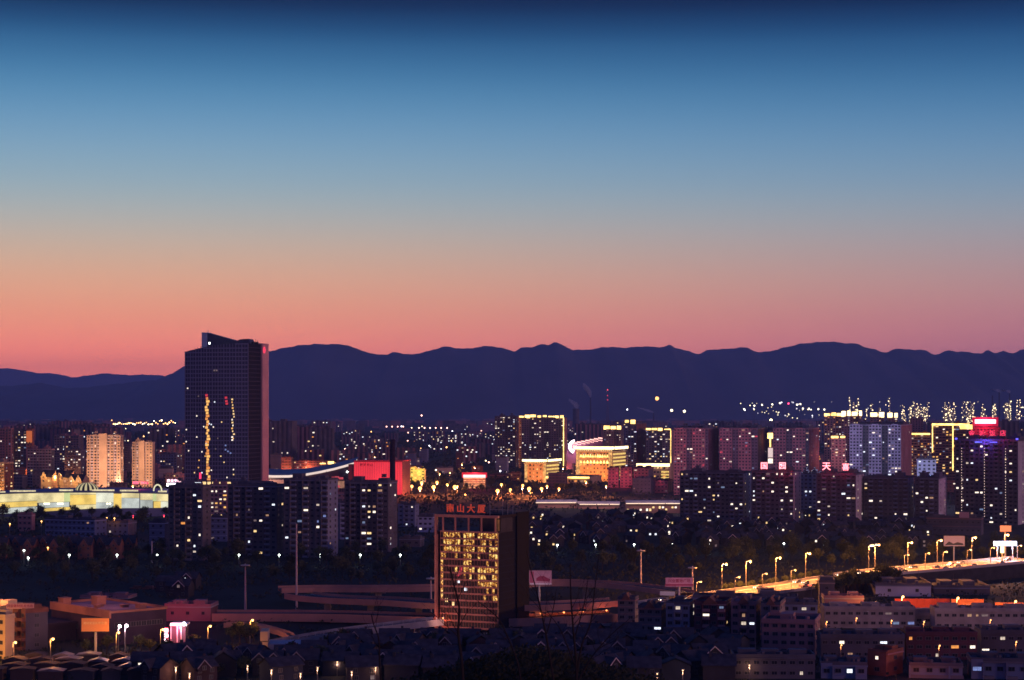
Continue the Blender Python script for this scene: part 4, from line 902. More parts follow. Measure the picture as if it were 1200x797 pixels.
# ------------------------------------------------------------------ roads and flyovers
def dens(pts, n=10):
    """Smooth a list of 3D points (Catmull-Rom)."""
    o = []; p = [pts[0]] + list(pts) + [pts[-1]]
    for i in range(1, len(p) - 2):
        for k in range(n):
            t = k / n; a, b, c, d = p[i - 1], p[i], p[i + 1], p[i + 2]
            o.append(0.5 * ((2 * b) + (c - a) * t + (2 * a - 5 * b + 4 * c - d) * t * t + (3 * b - a - 3 * c + d) * t ** 3))
    o.append(Vector(pts[-1])); return o
def road(name, pix, wd, z0=None, elev=False, m=None, barrier=1.0, label=None, thick=1.4, pillars=(), posts=False, marks=True, cat=None, bm=None, lift=0.0):
    """pix: (px, py, z) along the near edge; the carriageway extends wd metres away to the far side."""
    pts = dens([G(px, py, z) for px, py, z in pix]); n = len(pts); L = []; Rr = []
    for i, p in enumerate(pts):
        q = (pts[min(n - 1, i + 1)] - pts[max(0, i - 1)]); q.z = 0; q.normalize(); nn = Vector((-q.y, q.x, 0))
        L.append(p + Vector((0, 0, lift))); Rr.append(p + nn * wd + Vector((0, 0, lift)))
    def band(mb, A, Bb, m_=0):
        for i in range(n - 1): mb.quad(A[i], A[i + 1], Bb[i + 1], Bb[i], m_)
    up = lambda S, z: [v + Vector((0, 0, z)) for v in S]
    def lerp(f): return [a + (b - a) * f for a, b in zip(L, Rr)]
    d = MB(); band(d, L, Rr)
    b = MB()
    lo = -thick if elev else -0.3
    for S, off in ((L, 0.35 / wd), (Rr, 1 - 0.35 / wd)):
        I = lerp(off)
        band(b, up(S, lo), up(S, barrier)); band(b, up(S, barrier), up(I, barrier)); band(b, up(I, barrier), up(I, .002))
    if elev: band(b, up(L, lo), up(Rr, lo))
    mk = MB()
    if marks:
        for f in ((0.12, 0.14), (0.86, 0.88)): band(mk, up(lerp(f[0]), .012), up(lerp(f[1]), .012))
        c0, c1 = up(lerp(.49), .012), up(lerp(.51), .012)
        for i in range(0, n - 1, 2): mk.quad(c0[i], c0[i + 1], c1[i + 1], c1[i])
    mm = m or M_asph
    if elev:
        t = thing(name, label, cat or 'flyover'); d.build('deck', [mm], t); b.build('parapet', [bm or M_conc], t)
        if mk.f: mk.build('road_markings', [M_white], t)
        for k in pillars:
            i = int(k * (n - 1)); c = (L[i] + Rr[i]) / 2; p = MB(); p.box(c.x - 1.3, c.x + 1.3, c.y - 1.0, c.y + 1.0, -.3, c.z - thick - .9); p.box(c.x - 3.2, c.x + 3.2, c.y - 1.2, c.y + 1.2, c.z - thick - .9, c.z - thick - .01)
            p.build('pillar', [M_conc], t)
        if posts:
            for i in range(0, n, 2):
                pp = MB(); c = L[i]; pp.box(c.x - .12, c.x + .12, c.y - .15, c.y + .1, c.z + barrier, c.z + barrier + 1.2); pp.build('railing_post', [M_steel], t)
        return t, L, Rr
    mb = MB(); mb.v = d.v; mb.f = d.f; mb.m = d.m
    o = mb.build(name, [mm]); tag(o, kind='structure')
    for nm, q, mt in (('road_barrier', b, bm or M_conc), ('road_markings', mk, M_white)):
        if q.f: tag(q.build(nm, [mt]), kind='structure')
    return o, L, Rr
M_rc_road = mat('pale_road_concrete', (0.17, 0.15, 0.14), 0.8, noise=(.2, .15))
M_fly = mat('sodium_tinted_concrete', (0.38, 0.21, 0.17), 0.85, noise=(.15, .15))  # reddish tint puts the glow of sodium light into the concrete colour
road('flyover', [(333, 698, 8), (352, 701, 8), (395, 704, 8), (450, 706, 8), (510, 710, 8), (600, 712, 7.6), (660, 711, 7.5), (740, 706, 7)], 14, elev=True, label='upper flyover with pillars passing behind the copper grid building', pillars=(.22, .38, .5, .66, .8, .93), bm=M_fly)
road('flyover', [(248, 722, 2.5), (300, 722, 2.5), (380, 722.5, 3), (450, 724.5, 3.4), (520, 727, 3.6), (600, 728, 3.6), (735, 722, 3.2)], 15, elev=True, label='lower wide flyover running left from the copper grid building', thick=2.2, bm=M_fly, pillars=(.05, .2, .35))
road('flyover_ramp', [(318, 757, 1.5), (360, 750, 3), (410, 742, 4.5), (460, 735.5, 5.5), (520, 728.5, 6.5)], 9, elev=True, label='ramp with slim railing posts climbing right toward the copper grid building', posts=True, bm=M_conc, cat='ramp')
road('flyover_ramp', [(262, 733, 3), (280, 733, 3.2), (300, 735, 3.2), (320, 740, 3), (334, 745, 2.6), (339, 751, 1.6)], 3, elev=True, label='narrow curled ramp left of the blue roofed shed', bm=M_fly, cat='ramp', thick=.9)
road('flyover', [(330, 692, 6), (380, 691, 6), (440, 691, 6.5), (510, 690, 7), (600, 686, 7), (650, 684, 7), (700, 685.5, 7), (740, 689, 6.5), (790, 696, 6)], 12, elev=True, label='rear flyover curving down to the red rear billboard', bm=M_fly, pillars=(.1, .25, .4, .55, .7, .85), thick=1.2)
road('road', [(480, 752, 0), (560, 746, 0), (640, 737, 0), (730, 733, 0), (800, 732, 0)], 18, lift=.06)
hwy, HL, HR = road('highway', [(792, 712, 2.5), (830, 706, 3), (880, 699.5, 3.6), (920, 694, 4.2), (958, 689, 4.8), (1000, 682, 5.4), (1050, 673.5, 6), (1110, 668, 6.5), (1160, 663.5, 7), (1230, 657, 7.5)], 23, m=M_rc_road, bm=mat('barrier_concrete', (.42, .38, .34), .8))
# embankment under the highway
e = MB()
for A in (HL, HR):
    for i in range(len(A) - 1): e.quad((A[i].x, A[i].y, -.5), (A[i + 1].x, A[i + 1].y, -.5), (A[i + 1].x, A[i + 1].y, A[i + 1].z - .3), (A[i].x, A[i].y, A[i].z - .3))
tag(e.build('embankment', [M_concd]), kind='structure')

def street_lamp(label, x, y, z, hgt, m, power, colr, group, two=False, arm=2.0, side=1, r=.42, cat='street lamp', pole=.13):
    t = thing('street_lamp', label, cat, (x, y, z), 0, group)
    b = MB(); b.tube((0, 0, 0), (0, 0, hgt), pole * 1.4, pole, n=6); b.build('pole', [mat('lamp_pole', (.15, .14, .14), .7)], t)
    for s in ((1, -1) if two else (side,)):
        b = MB(); b.tube((0, 0, hgt - .1), (s * arm, 0, hgt + .35), .08, n=5); b.box(s * arm - .5, s * arm + .5, -.2, .2, hgt + .3, hgt + .5); b.build('arm', [M_steel], t)
        b = MB(); b.ball((s * arm, 0, hgt + .05), r, n=8, k=5); o = b.build('bulb', [m], t)
        if power: point_light(t, (s * arm, -.2, hgt - r - .5), colr, power / (2 if two else 1), .35)
    return t
ORG = (1.0, .34, .075); WHT = (.8, .95, 1.0)
hg = 'sodium lamps along the highway'
def on_high(px, f=1.0):
    best = min(range(len(HL)), key=lambda i: abs((HL[i] + (HR[i] - HL[i]) * f).x / (HL[i] + (HR[i] - HL[i]) * f).y * F + 600 - px)); return HL[best] + (HR[best] - HL[best]) * f
for k, px in enumerate((845, 875, 908.5, 943, 1020, 1027, 1063.5, 1100.5, 1141, 1176)):
    p = on_high(px, 1.02); street_lamp('tall sodium lamp on the far edge of the glowing highway', p.x, p.y, p.z - .3, 12.5, M_bulb_o, 52000, ORG, hg, r=.55)
for k, px in enumerate((816, 860, 893, 927, 1057, 1085, 1103, 1132, 1160, 1190)):
    p = on_high(px, .5); street_lamp('short sodium lamp on the centre strip of the highway', p.x, p.y, p.z, 7.5, M_bulb_o, 9000, ORG, 'sodium lamps in the middle of the highway', r=.28)
for (px, py, pb, two) in ((1006.5, 659, 672, 0), (1066, 655, 668, 1),):
    pass
# traffic
def car_proto():
    t = thing('car', 'car with lit lamps driving on the highway', 'car', (0, 0, 0), 0, 'cars on the highway')
    b = MB(); b.prism([(-2.2, .35), (2.2, .35), (2.25, .8), (1.3, .98), (.6, 1.45), (-1.1, 1.48), (-1.9, 1.0), (-2.25, .9)], -.85, .85); b.build('body', [mat('car_paint', (.25, .25, .28), .3, metal=.3)], t)
    b = MB(); b.prism([(-1.55, 1.0), (1.1, 1.0), (.55, 1.40), (-1.05, 1.43)], -.87, .87); b.build('side_glass', [M_glassd], t)
    for x in (-1.35, 1.35):
        for y in (-.8, .8): b = MB(); b.tube((x, y - .1, .33), (x, y + .1, .33), .33, n=10); b.build('wheel', [M_dark], t)
    for y in (-.6, .6):
        b = MB(); b.box(2.2, 2.34, y - .2, y + .2, .58, .82); b.build('headlight', [glow('headlight', (1, .85, .6), 9)], t)
        b = MB(); b.box(-2.34, -2.2, y - .22, y + .22, .68, .9); b.build('tail_light', [glow('tail_light', (1, .02, .02), 8)], t)
    return t
car0 = car_proto(); used = [False]
def place_car(p, q, label, group):
    c = car0 if not used[0] else copy_tree(car0); used[0] = True
    c.location = p; d = q - p; c.rotation_euler = (0, 0, math.atan2(d.y, d.x)); c['label'] = label; c['group'] = group
    return c
for k in range(44):
    i = rnd.randint(2, len(HL) - 5); f = rnd.choice((.2, .32, .44, .6, .7, .8)); a = HL[i] + (HR[i] - HL[i]) * f; b_ = HL[i + 1] + (HR[i + 1] - HL[i + 1]) * f
    place_car(a + Vector((0, 0, .02)), b_ if f < .5 else a * 2 - b_, 'small car with glowing lamps on the bright orange highway', 'cars on the highway')
gr = [G(px, py, .07) for px, py in ((484, 746), (492, 745.4), (498, 745), (505, 744.5), (636, 733), (644, 732), (652, 731.5), (662, 731), (672, 730.4), (684, 730), (700, 729.4), (716, 729))]
for p in gr: place_car(p, p + Vector((-10, 1.4, 0)), 'car with red tail lights on the street behind the copper grid building', 'cars on the street below the flyovers')
for k, px in enumerate((486, 500, 513, 628, 655, 677, 705, 726)):
    p = G(px, 741 - (px - 486) * .05, .06); street_lamp('low sodium lamp beside the street under the flyovers', p.x, p.y, 0, 5.0, glow('low_sodium', (1, .3, .08), 5), 250 if px < 520 else 500, (1, .2, .06), 'low lamps beside the street under the flyovers', r=.3)

def mast(label, px, ytop, Y, ring=True, zb=0):
    x = (px - 600) / F * Y; h = zat(ytop, Y) - zb; t = thing('high_mast', label, 'lighting mast', (x, Y, zb))
    b = MB(); b.tube((0, 0, -.3), (0, 0, h), .48, .26, n=8); b.build('pole', [mat('galvanised', (.45, .36, .40), .5, metal=.3)], t)
    if ring:
        b = MB(); b.tube((0, 0, h - .9), (0, 0, h - .5), 2.0, 2.0, n=14)
        b.build('lamp_ring', [M_steel], t)
        for k in range(8):
            a = 2 * math.pi * k / 8; b = MB(); b.box(2.1 * math.cos(a) - .35, 2.1 * math.cos(a) + .35, 2.1 * math.sin(a) - .35, 2.1 * math.sin(a) + .35, h - 1.3, h - .92); b.build('lamp', [M_dark], t)
    return t
mast('unlit high mast with ring of lamps standing left of the upper flyover', 287.5, 660.5, 800)
mast('tallest bare pink mast rising from the left end of the upper flyover', 347.5, 614, 815, ring=False)
mast('unlit high mast hard against the left side of the copper grid building', 505, 676, 800)
mast('unlit high mast with ring of lamps right of the copper grid building', 751, 643.5, 905)
mast('unlit high mast behind the red and pink long billboard', 811.5, 663.5, 850)
mast('thin bare pole left of the leftmost front tower', 178, 634, 1060, ring=False)

def billboard(label, px0, px1, y0, y1, Y, m, txt=None, tm=None, pole=True, ybase=None, rz=0, extra=None):
    x0, x1 = (px0 - 600) / F * Y, (px1 - 600) / F * Y; z1, z0 = zat(y0, Y), zat(y1, Y); w_ = x1 - x0
    t = thing('billboard', label, 'billboard', ((x0 + x1) / 2, Y, 0), rz)
    b = MB(); b.box(-w_ / 2, w_ / 2, 0, .5, z0, z1); b.build('panel', [m], t)
    b = MB(); fr_ = .18
    b.box(-w_ / 2 - fr_, w_ / 2 + fr_, -.1, .6, z1 + .002, z1 + fr_); b.box(-w_ / 2 - fr_, w_ / 2 + fr_, -.1, .6, z0 - fr_, z0 - .002); b.build('border', [M_dark], t)
    b = MB(); b.tube((0, .9, -.3), (0, .9, z1 - .5), .45, n=8); b.box(-w_ * .4, w_ * .4, .62, 1.1, (z0 + z1) / 2 - .2, (z0 + z1) / 2 + .2); b.build('post', [M_steel], t)
    if txt:
        me = text_mesh(txt, (z1 - z0) * .42, .06, tm); xs = [v.co.x for v in me.vertices]; ex = max(xs) - min(xs)
        if ex > w_ * .86: me.transform(Matrix.Scale(w_ * .86 / ex, 4))
        link('lettering', me, t, (0, -.08, (z0 + z1) / 2 + (z1 - z0) * .12))
    if extra: extra(t, w_, z0, z1)
    return t
M_pinkb = mat('pink_board', (.55, .30, .36), .7, noise=(.5, .15)); M_redp = mat('red_print', (.30, .03, .08), .7)
def car_ad(t, w_, z0, z1):
    hh = z1 - z0; b = MB(); b.prism([(-w_ * .12, z0 + hh * .28), (w_ * .42, z0 + hh * .22), (w_ * .44, z0 + hh * .4), (w_ * .3, z0 + hh * .5), (w_ * .18, z0 + hh * .62), (0, z0 + hh * .60), (-w_ * .12, z0 + hh * .46)], -.05, -.01); b.build('printed_car', [M_redp], t)
    b = MB(); b.box(-w_ * .38, -w_ * .22, -.05, -.01, z0 + hh * .15, z1 - hh * .08); b.build('printed_panel', [mat('rose_print', (.5, .14, .2))], t)
    b = MB(); b.box(-w_ * .5, w_ * .5, -.055, -.012, z0 + hh * .03, z0 + hh * .12); b.build('printed_stripe', [M_white], t)
t = billboard('pink billboard with a printed dark red car beside the copper grid building', 617.5, 646.5, 668.5, 685.5, 830, M_pinkb, extra=car_ad); point_light(t, (0, -9, zat(690, 830)), (1, .6, .7), 900, .5)
t = billboard('long pink billboard with two lines of red writing', 780, 812, 677, 687.5, 800, M_pinkb, '兴业置地广场', M_redp); point_light(t, (0, -9, zat(690, 800)), (1, .4, .5), 1100, .5)
b = MB(); b.box(-6, 6, -.08, -.02, zat(686.5, 800), zat(684.5, 800)); b.build('printed_stripe', [M_redp], t)
t = billboard('grey billboard with a mountain silhouette on a tall post above the highway', 1106, 1130.5, 628, 640, 1075, mat('grey_board', (.42, .36, .40)), extra=lambda t, w_, z0, z1: MB().prism([(-w_ * .46, z0 + .5), (w_ * .46, z0 + .5), (w_ * .4, z0 + 1.6), (w_ * .15, z0 + 2.2), (-.5, z0 + 1.4), (-w_ * .25, z0 + 2.6)], -.05, -.01).build('printed_picture', [M_dark], t)); point_light(t, (0, -9, zat(644, 1075)), (1, .7, .8), 900, .5)
t = billboard('plain white slanted board lying low left of the long pink billboard', 773, 791, 693, 698, 770, M_white, rz=R(-20)); point_light(t, (0, -7, zat(690, 770)), (1, .6, .6), 350, .5)
t = billboard('orange lit billboard with gold writing on one post before the terracotta complex', 95.5, 127.5, 724.5, 740, 655, mat('orange_board', (.62, .27, .12)), '建材家居城欢迎您', mat('gold_print', (.8, .55, .3))); point_light(t, (0, -8, zat(742, 655)), (1, .45, .16), 1500, .5)
t = billboard('small blue-white screen sign on a lamp post by the highway at right', 1172, 1185, 616, 623, 1030, mat('pale_board', (.6, .4, .4)))
# brilliant white floodlit board
def led():
    Y = 985; c = P(1178, 640, Y); t = thing('flood_light_bank', 'brilliant blue-white bank of floodlights beside the highway at the right edge', 'floodlights', (c.x, Y, 0))
    w_ = 27 / F * Y; z0, z1 = zat(639.5, Y), zat(634.5, Y)
    b = MB(); b.box(-w_ / 2, w_ / 2, .3, .8, z0, z1); b.build('housing', [M_steel], t)
    for k in range(7):
        b = MB(); x = -w_ / 2 + w_ * (k + .5) / 7; b.box(x - w_ / 15, x + w_ / 15, -.02, .28, z0, z1); b.build('lamp', [glow('flood_lamp', (.72, .72, 1), 9)], t)
    for x in (-w_ / 3, w_ / 3): b = MB(); b.tube((x, .6, 0), (x, .6, z0), .25, n=8); b.build('post', [M_steel], t)
    point_light(t, (0, -3, (z0 + z1) / 2), (.6, .6, 1), 22000, 1)
    t2 = thing('lit_kiosk', 'small warm glowing kiosk sign just under the white floodlights', 'kiosk', (P(1174.5, 650, 975).x, 975, 0))
    b = MB(); b.tube((0, 0, 0), (0, 0, zat(648, 975)), .3, n=6); b.build('post', [M_steel], t2)
    b = MB(); b.box(-.9, .9, -.3, .3, zat(648, 975), zat(640.5, 975)); b.build('light_box', [glow('kiosk_warm', (1, .8, .4), 3)], t2)
led()
# ------------------------------------------------------------------ copper grid building with roof lettering
def grid_building():
    Y, a = 728.0, R(-24); w_, d_, S = place(509.5, 583, 618.5, Y, a); h = zat(604.5, Y); ca, sa = math.cos(a), math.sin(a)
    c = Vector((S.x - w_ / 2 * ca - d_ / 2 * sa, S.y - w_ / 2 * sa + d_ / 2 * ca)); hw, hd = w_ / 2, d_ / 2
    t = thing('office_building', 'office building with copper grid front full of painted golden reflections and four red roof characters', 'office building', (c.x, c.y, 0), a)
    cop = mat('copper_cladding', (.42, .17, .13), .6, noise=(.3, .15)); drk = mat('black_cladding', (.010, .011, .018), .95)
    k = w_ / 73.5; X = lambda px: -hw + (px - 509.5) * k
    zt = lambda py: zat(py, Y)
    # side block (dark)
    b = MB(); b.box(-hw + .5, hw, -hd + 1.2, hd, -.5, zt(625)); b.box(hw * .1, hw, hd * .0, hd, zt(625) + .003, h - .3); b.build('wall', [drk], t)
    b = MB(); b.box(hw + .02, hw + .5, hd * .2, hd + .2, -.5, h + .4); b.build('side_pier', [mat('black_pier', (.006, .006, .010), .95)], t)
    g = MB()
    for f_ in range(15):
        z = f_ * (zt(627)) / 15; g.box(hw + .01, hw + .12, -hd + 1.3, hd * .2 - .2, z, z + .35)
    g.build('side_banding', [mat('side_bands', (.012, .015, .03), .95)], t)
    # roof loggia
    b = MB(); b.box(-hw, hw + .3, -hd - .3, -hd + 1.1, h - 1.0, h); b.box(-hw, -hw + .9, -hd - .3, -hd + 1.1, -.5, h - 1.0); b.box(-hw + 1, -hw + 1.3, -hd - .2, -hd + .6, 0, zt(628))
    b.build('frame', [cop], t)
    for px in (519.5, 534, 549.5, 564.5, 580.5):
        b = MB(); b.box(X(px) - .28, X(px) + .28, -hd - .28, -hd + .3, zt(625), h - 1.01); b.build('column', [cop], t)
    b = MB(); b.box(-hw + .9, hw - .02, -hd + .2, hd, zt(625) + .005, zt(624)); b.box(hw - 9, hw - .1, -hd + 3, hd - 3, zt(624) + .003, h - 1.2); b.build('terrace', [M_concd], t)
    b = MB(); b.box(hw - .5, hw + .3, -hd + 1.1, hd, h - 1.0, h - .02); b.build('side_beam', [mat('side_beam', (.03, .02, .02), .95)], t)
    b = MB(); b.box(hw - 1.0, hw - .5, -hd + 2, -hd + 6.5, zt(623), h - 1.6); b.box(hw - 1.0, hw - .5, -hd + 7, -hd + 10, zt(616), h - 1.6); b.build('roof_room', [glow('roof_room_glow', (1, .36, .10), .10, vary=.6, scale=.5)], t)
    # curtain grid
    z0, z1 = zt(738), zt(624.5); nf = 14; x0, x1 = X(516), hw
    gl = MB(); gl.box(x0, x1 - .02, -hd + .5, -hd + 1.15, z0, z1); gl.build('glazing', [mat('bronze_glass', (.04, .02, .018), .6)], t)
    fl = (z1 - z0) / nf
    bands = MB()
    for f_ in range(nf + 1):
        z = z0 + f_ * fl; bands.box(x0, x1, -hd - .05, -hd + .49, z - .33, z + .33)
    bands.build('spandrel_grid', [cop], t)
    mu = MB(); nm = 20
    for q in range(nm + 1):
        x = x0 + (x1 - x0) * q / nm; t_ = .09; mu.box(x - t_, x + t_, -hd + .1, -hd + .48, z0, z1)
    mu.build('mullions', [mat('mullion_copper', (.26, .10, .08), .6)], t)
    # panes with golden reflections painted in as noisy glow
    gm = bpy.data.materials.new('painted_reflection_pane'); gm.use_nodes = True; q = gm.node_tree; bs = q.nodes['Principled BSDF']
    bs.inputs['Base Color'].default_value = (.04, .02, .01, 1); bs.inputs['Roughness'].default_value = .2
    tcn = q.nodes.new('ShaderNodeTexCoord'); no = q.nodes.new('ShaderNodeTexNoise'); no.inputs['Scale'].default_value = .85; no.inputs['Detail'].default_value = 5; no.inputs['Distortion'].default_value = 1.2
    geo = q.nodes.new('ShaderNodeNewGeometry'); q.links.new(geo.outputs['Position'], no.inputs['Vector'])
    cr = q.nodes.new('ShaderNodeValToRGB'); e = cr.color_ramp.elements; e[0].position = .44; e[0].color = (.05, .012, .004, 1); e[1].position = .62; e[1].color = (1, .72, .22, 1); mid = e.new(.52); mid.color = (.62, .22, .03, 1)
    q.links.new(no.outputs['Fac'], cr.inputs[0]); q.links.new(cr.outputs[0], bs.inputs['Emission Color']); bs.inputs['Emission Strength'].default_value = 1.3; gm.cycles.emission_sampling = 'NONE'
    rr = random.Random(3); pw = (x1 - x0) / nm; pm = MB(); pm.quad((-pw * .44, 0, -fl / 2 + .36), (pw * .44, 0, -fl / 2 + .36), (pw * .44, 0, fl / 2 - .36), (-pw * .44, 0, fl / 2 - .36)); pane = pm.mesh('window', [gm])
    dim = MB(); dim.quad((-pw * .4, 0, -fl / 2 + .5), (pw * .4, 0, -fl / 2 + .5), (pw * .4, 0, fl / 2 - .5), (-pw * .4, 0, fl / 2 - .5)); dimp = dim.mesh('window', [glow('dim_bronze_room', (1, .22, .08), .10, vary=.8, scale=.8)]); n_ = 0
    more = MB()
    for f_ in reversed(range(nf)):
        for c_ in range(nm):
            px = 516 + (c_ + .5) * 67 / nm; py = 738 - (f_ + .5) * (738 - 624.5) / nf; on = False
            if py < 651: on = (519 < px < 541) or 543 < px < 556 or (px > 559 and rr.random() < .75)
            elif py < 690: on = (px < 521) or (544 < px < 553 and py < 676) or (px > 560 and rr.random() < .8 and py < 700) or (rr.random() < .1)
            elif py < 705: on = (px > 566) and rr.random() < .6 or px < 520
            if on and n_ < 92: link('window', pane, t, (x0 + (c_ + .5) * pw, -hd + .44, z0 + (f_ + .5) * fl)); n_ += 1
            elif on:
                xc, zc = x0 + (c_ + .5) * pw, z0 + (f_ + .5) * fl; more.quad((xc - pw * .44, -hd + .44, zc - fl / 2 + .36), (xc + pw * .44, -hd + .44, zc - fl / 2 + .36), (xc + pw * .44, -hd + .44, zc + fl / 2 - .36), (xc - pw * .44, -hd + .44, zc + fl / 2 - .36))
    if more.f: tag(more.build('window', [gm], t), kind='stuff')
    for (px, py, c_) in ((537, 683, 'c'), (545.5, 692, 'c'), (539, 673, 'r'), (536.5, 675, 'r'), (540, 668, 'r'), (523, 706, 'y'), (531, 710, 'y')):
        link('window', window_mesh(1.3, 1.6, c_), t, (X(px), -hd + .40, zt(py)))
    # roof lettering
    rm = mat('red_letters', (.45, .06, .03), .5, (1, .10, .04), .30)
    for i, ch in enumerate('南山大厦'):
        me = text_mesh(ch, 9.5 / F * Y * 1.12, .35, rm); px = 527.5 + 12.2 * i
        lo = link('lettering', me, t, (X(px), -hd + .2, zt(597.5)))
        zc = zt(597.5); b = MB(); b.box(-1.4, 1.4, .25, .4, zt(604) - zc, zt(603.5) - zc); b.box(-.9, -.8, .25, .4, h - zc, zt(592) - zc); b.box(.8, .9, .25, .4, h - zc, zt(592) - zc); b.build('letter_frame', [M_dark], lo)
    b = MB()
    for px, yt_ in ((571, 588), (577, 591), (583, 595), (556, 590)): b.tube((X(px), 0, h - 1), (X(px), 0, zt(yt_)), .10, n=5)
    b.tube((X(556), 0, zt(600)), (X(583), 0, zt(600)), .08, n=4); b.build('antenna_frame', [M_steel], t)
    spot_light(t, (-26, -62, 4), (-4, -hd, h * .45), (1, .46, .34), 40000, 70, 1.0)
    spot_light(t, (6, -50, 3), (2, -hd, h * .5), (1, .42, .32), 9000, 90, 1.0)
    b = MB(); b.tube((X(515), -hd - 6, -.3), (X(515), -hd - 6, zt(740)), 3.4, n=14); b.build('entrance_drum', [cop], t)
grid_building()

# ------------------------------------------------------------------ foreground left
def lampL(px, ytop, Y, label, m=M_bulb_o, power=3600, c=ORG, r=.42, hpx=None):
    x = (px - 600) / F * Y; return street_lamp(label, x, Y, 0, zat(ytop, Y), m, power, c, 'sodium lamps on the streets at lower left', arm=.9, r=r)
for k, (px, yt, Y, pl) in enumerate(((15, 753, 630, 'beside the orange lit block at the lower left corner'), (59, 749, 625, 'second from the left at the bottom left'), (136, 741.5, 650, 'under the orange billboard'), (188, 738, 655, 'left of the white and red neon porch'), (243.5, 734, 670, 'between the red block and the villas'), (293, 727, 690, 'above the round dark tree left of the curled ramp'))):
    lampL(px, yt, Y, 'sodium street lamp ' + pl)
for px, yt, Y in ((158.5, 734, 700), (166, 733.5, 702)):
    x = (px - 600) / F * Y; t = street_lamp('left one of two brilliant white lamps on the dark side of the terracotta complex' if px < 160 else 'right one of two brilliant white lamps on the dark side of the terracotta complex', x, Y - 30, 0, zat(yt, Y - 30), glow('pink_white_bulb', (1, .75, .85), 25), 1500, (1, .6, .75), None, r=.55, arm=.5)
t = building('apartment_block', 'bright orange lit block at the bottom left corner', 'apartment block', -24, 6, 17, 655, 724, -28, 'sand', 'sand', 'sand', style='flat', lit=.06, pal='y', storey=3.2, bay=3.0)
spot_light(t, (3, -30, 6), (2, 0, 8), (1, .40, .07), 30000, 130, 1); point_light(t, (12, -14, 5), (1, .42, .08), 3500, .6)
t = building('apartment_block', 'taller orange block behind the one in the bottom left corner', 'apartment block', -30, 1, 7, 690, 713.5, -28, 'sand', 'sand', 'sand', style='flat', lit=.05, pal='y'); point_light(t, (10, -22, 14), (1, .42, .08), 5000, 1)
t = building('office_block', 'brown block with balconies and a long lettered roof board at lower left', 'office block', 17, 30, 56, 676, 717, -52, 'brick', 'dark', 'brick', style='balcony', lit=.03, storey=3.2); point_light(t, (-8, -26, 9), (1, .35, .1), 1300, 1)
c = P(33.5, 710, 690); t = thing('roof_sign', 'long pale roof board with small writing on the brown block', 'sign', (c.x, 678, zat(713.5, 678)))
b = MB(); b.box(-4.9, 4.9, 0, .4, 0, 1.9); b.build('panel', [mat('sandy_board', (.6, .36, .28))], t); link('lettering', text_mesh('兴业建材批发市场', 1.15, .05, M_redp), t, (0, -.06, .95))
b = MB()
for x in (-4, 0, 4): b.box(x - .15, x + .15, .1, .3, -6, -.002)
b.build('post', [M_dark], t); point_light(t, (0, -6, 1), (1, .4, .25), 500, .5)
def terracotta():
    Y, a = 690.0, R(-48); w_, d_, S = place(60, 129, 195, Y, a); h = zat(719, Y); ca, sa = math.cos(a), math.sin(a); w_ = min(w_, 60); d_ = min(d_ or 40, 44)
    c = Vector((S.x - w_ / 2 * ca - d_ / 2 * sa, S.y - w_ / 2 * sa + d_ / 2 * ca)); hw, hd = w_ / 2, d_ / 2
    t = thing('market_complex', 'large flat roofed complex with orange lit parapet and dark purple side at lower left', 'market building', (c.x, c.y, 0), a)
    ter = mat('terracotta_render', (.42, .19, .12), .85, noise=(.12, .2)); b = MB(); b.box(-hw, hw, -hd, hd, -.5, h, 0); b.build('wall', [mat('plum_render', (.06, .04, .06), noise=(.2, .2))], t)
    b = MB(); b.box(-hw - .3, hw + .3, -hd - .4, -hd + .3, h - 1.8, h + 1.1); b.box(-hw - .3, hw + .3, hd - .3, hd + .3, h, h + 1.0); b.box(-hw - .3, -hw + .3, -hd + .3, hd - .3, h, h + 1.0); b.box(hw - .3, hw + .3, -hd + .3, hd - .3, h, h + .8); b.build('parapet', [ter], t)
    b = MB(); b.box(-hw + .3, hw - .3, -hd + .3, hd - .3, h + .003, h + .1); b.build('roof', [mat('mauve_roof', (.26, .17, .20), noise=(.1, .3))], t)
    for (x, y, sx, sy, hh) in ((-hw + 3, -hd + 4, 1.9, 1.6, 2.2), (-hw + 13, 1, 2.2, 1.9, 3.0), (hw - 8, hd - 6, 1.7, 1.4, 1.6), (2, -hd + 6, 1.0, .8, .9), (7, hd - 9, .8, 1.4, .8), (-2, hd - 14, 1.4, .8, .7)):
        b = MB(); b.box(x - sx, x + sx, y - sy, y + sy, h + .1, h + .1 + hh); b.box(x - sx - .2, x + sx + .2, y - sy - .2, y + sy + .2, h + .1 + hh, h + .35 + hh); b.build('stair_hut', [ter], t)
    for k in range(9): link('window', window_mesh(2.4, 1.8, None), t, (hw + .04, -hd + 3 + k * (d_ - 6) / 8, h * .62), R(90))
    for k in range(8): link('window', window_mesh(2.4, 1.8, None), t, (-hw + 4 + k * (w_ - 8) / 7, -hd - .04, h * .45))
    spot_light(t, (-10, -hd - 32, 20), (0, -hd, h), (1, .34, .14), 16000, 110, 1)
    point_light(t, (4, -4, h + 17), (1, .35, .30), 5500, 3)
    b = MB(); b.box(-hw + 2, -2, -hd - 14, -hd - .5, -.5, h * .52); b.box(-hw + 1.4, -1.4, -hd - 14.5, -hd - .45, h * .52, h * .6); b.build('shop_annex', [mat('annex_dark', (.05, .035, .045))], t)
terracotta()
building('warehouse', 'long low pinkish roofed hall behind the terracotta complex', 'warehouse', 94, 150, 160, 860, 701, -8, 'rose', 'rose', 'pale', style='flat', lit=0, storey=5, depth=22, end_win=False)
building('gatehouse', 'small two storey house with bright yellow-white ground floor behind the complex', 'house', 152, 180, 184, 905, 692, -8, 'brick', 'brick', 'rose', style='flat', lit=.25, pal='wy')
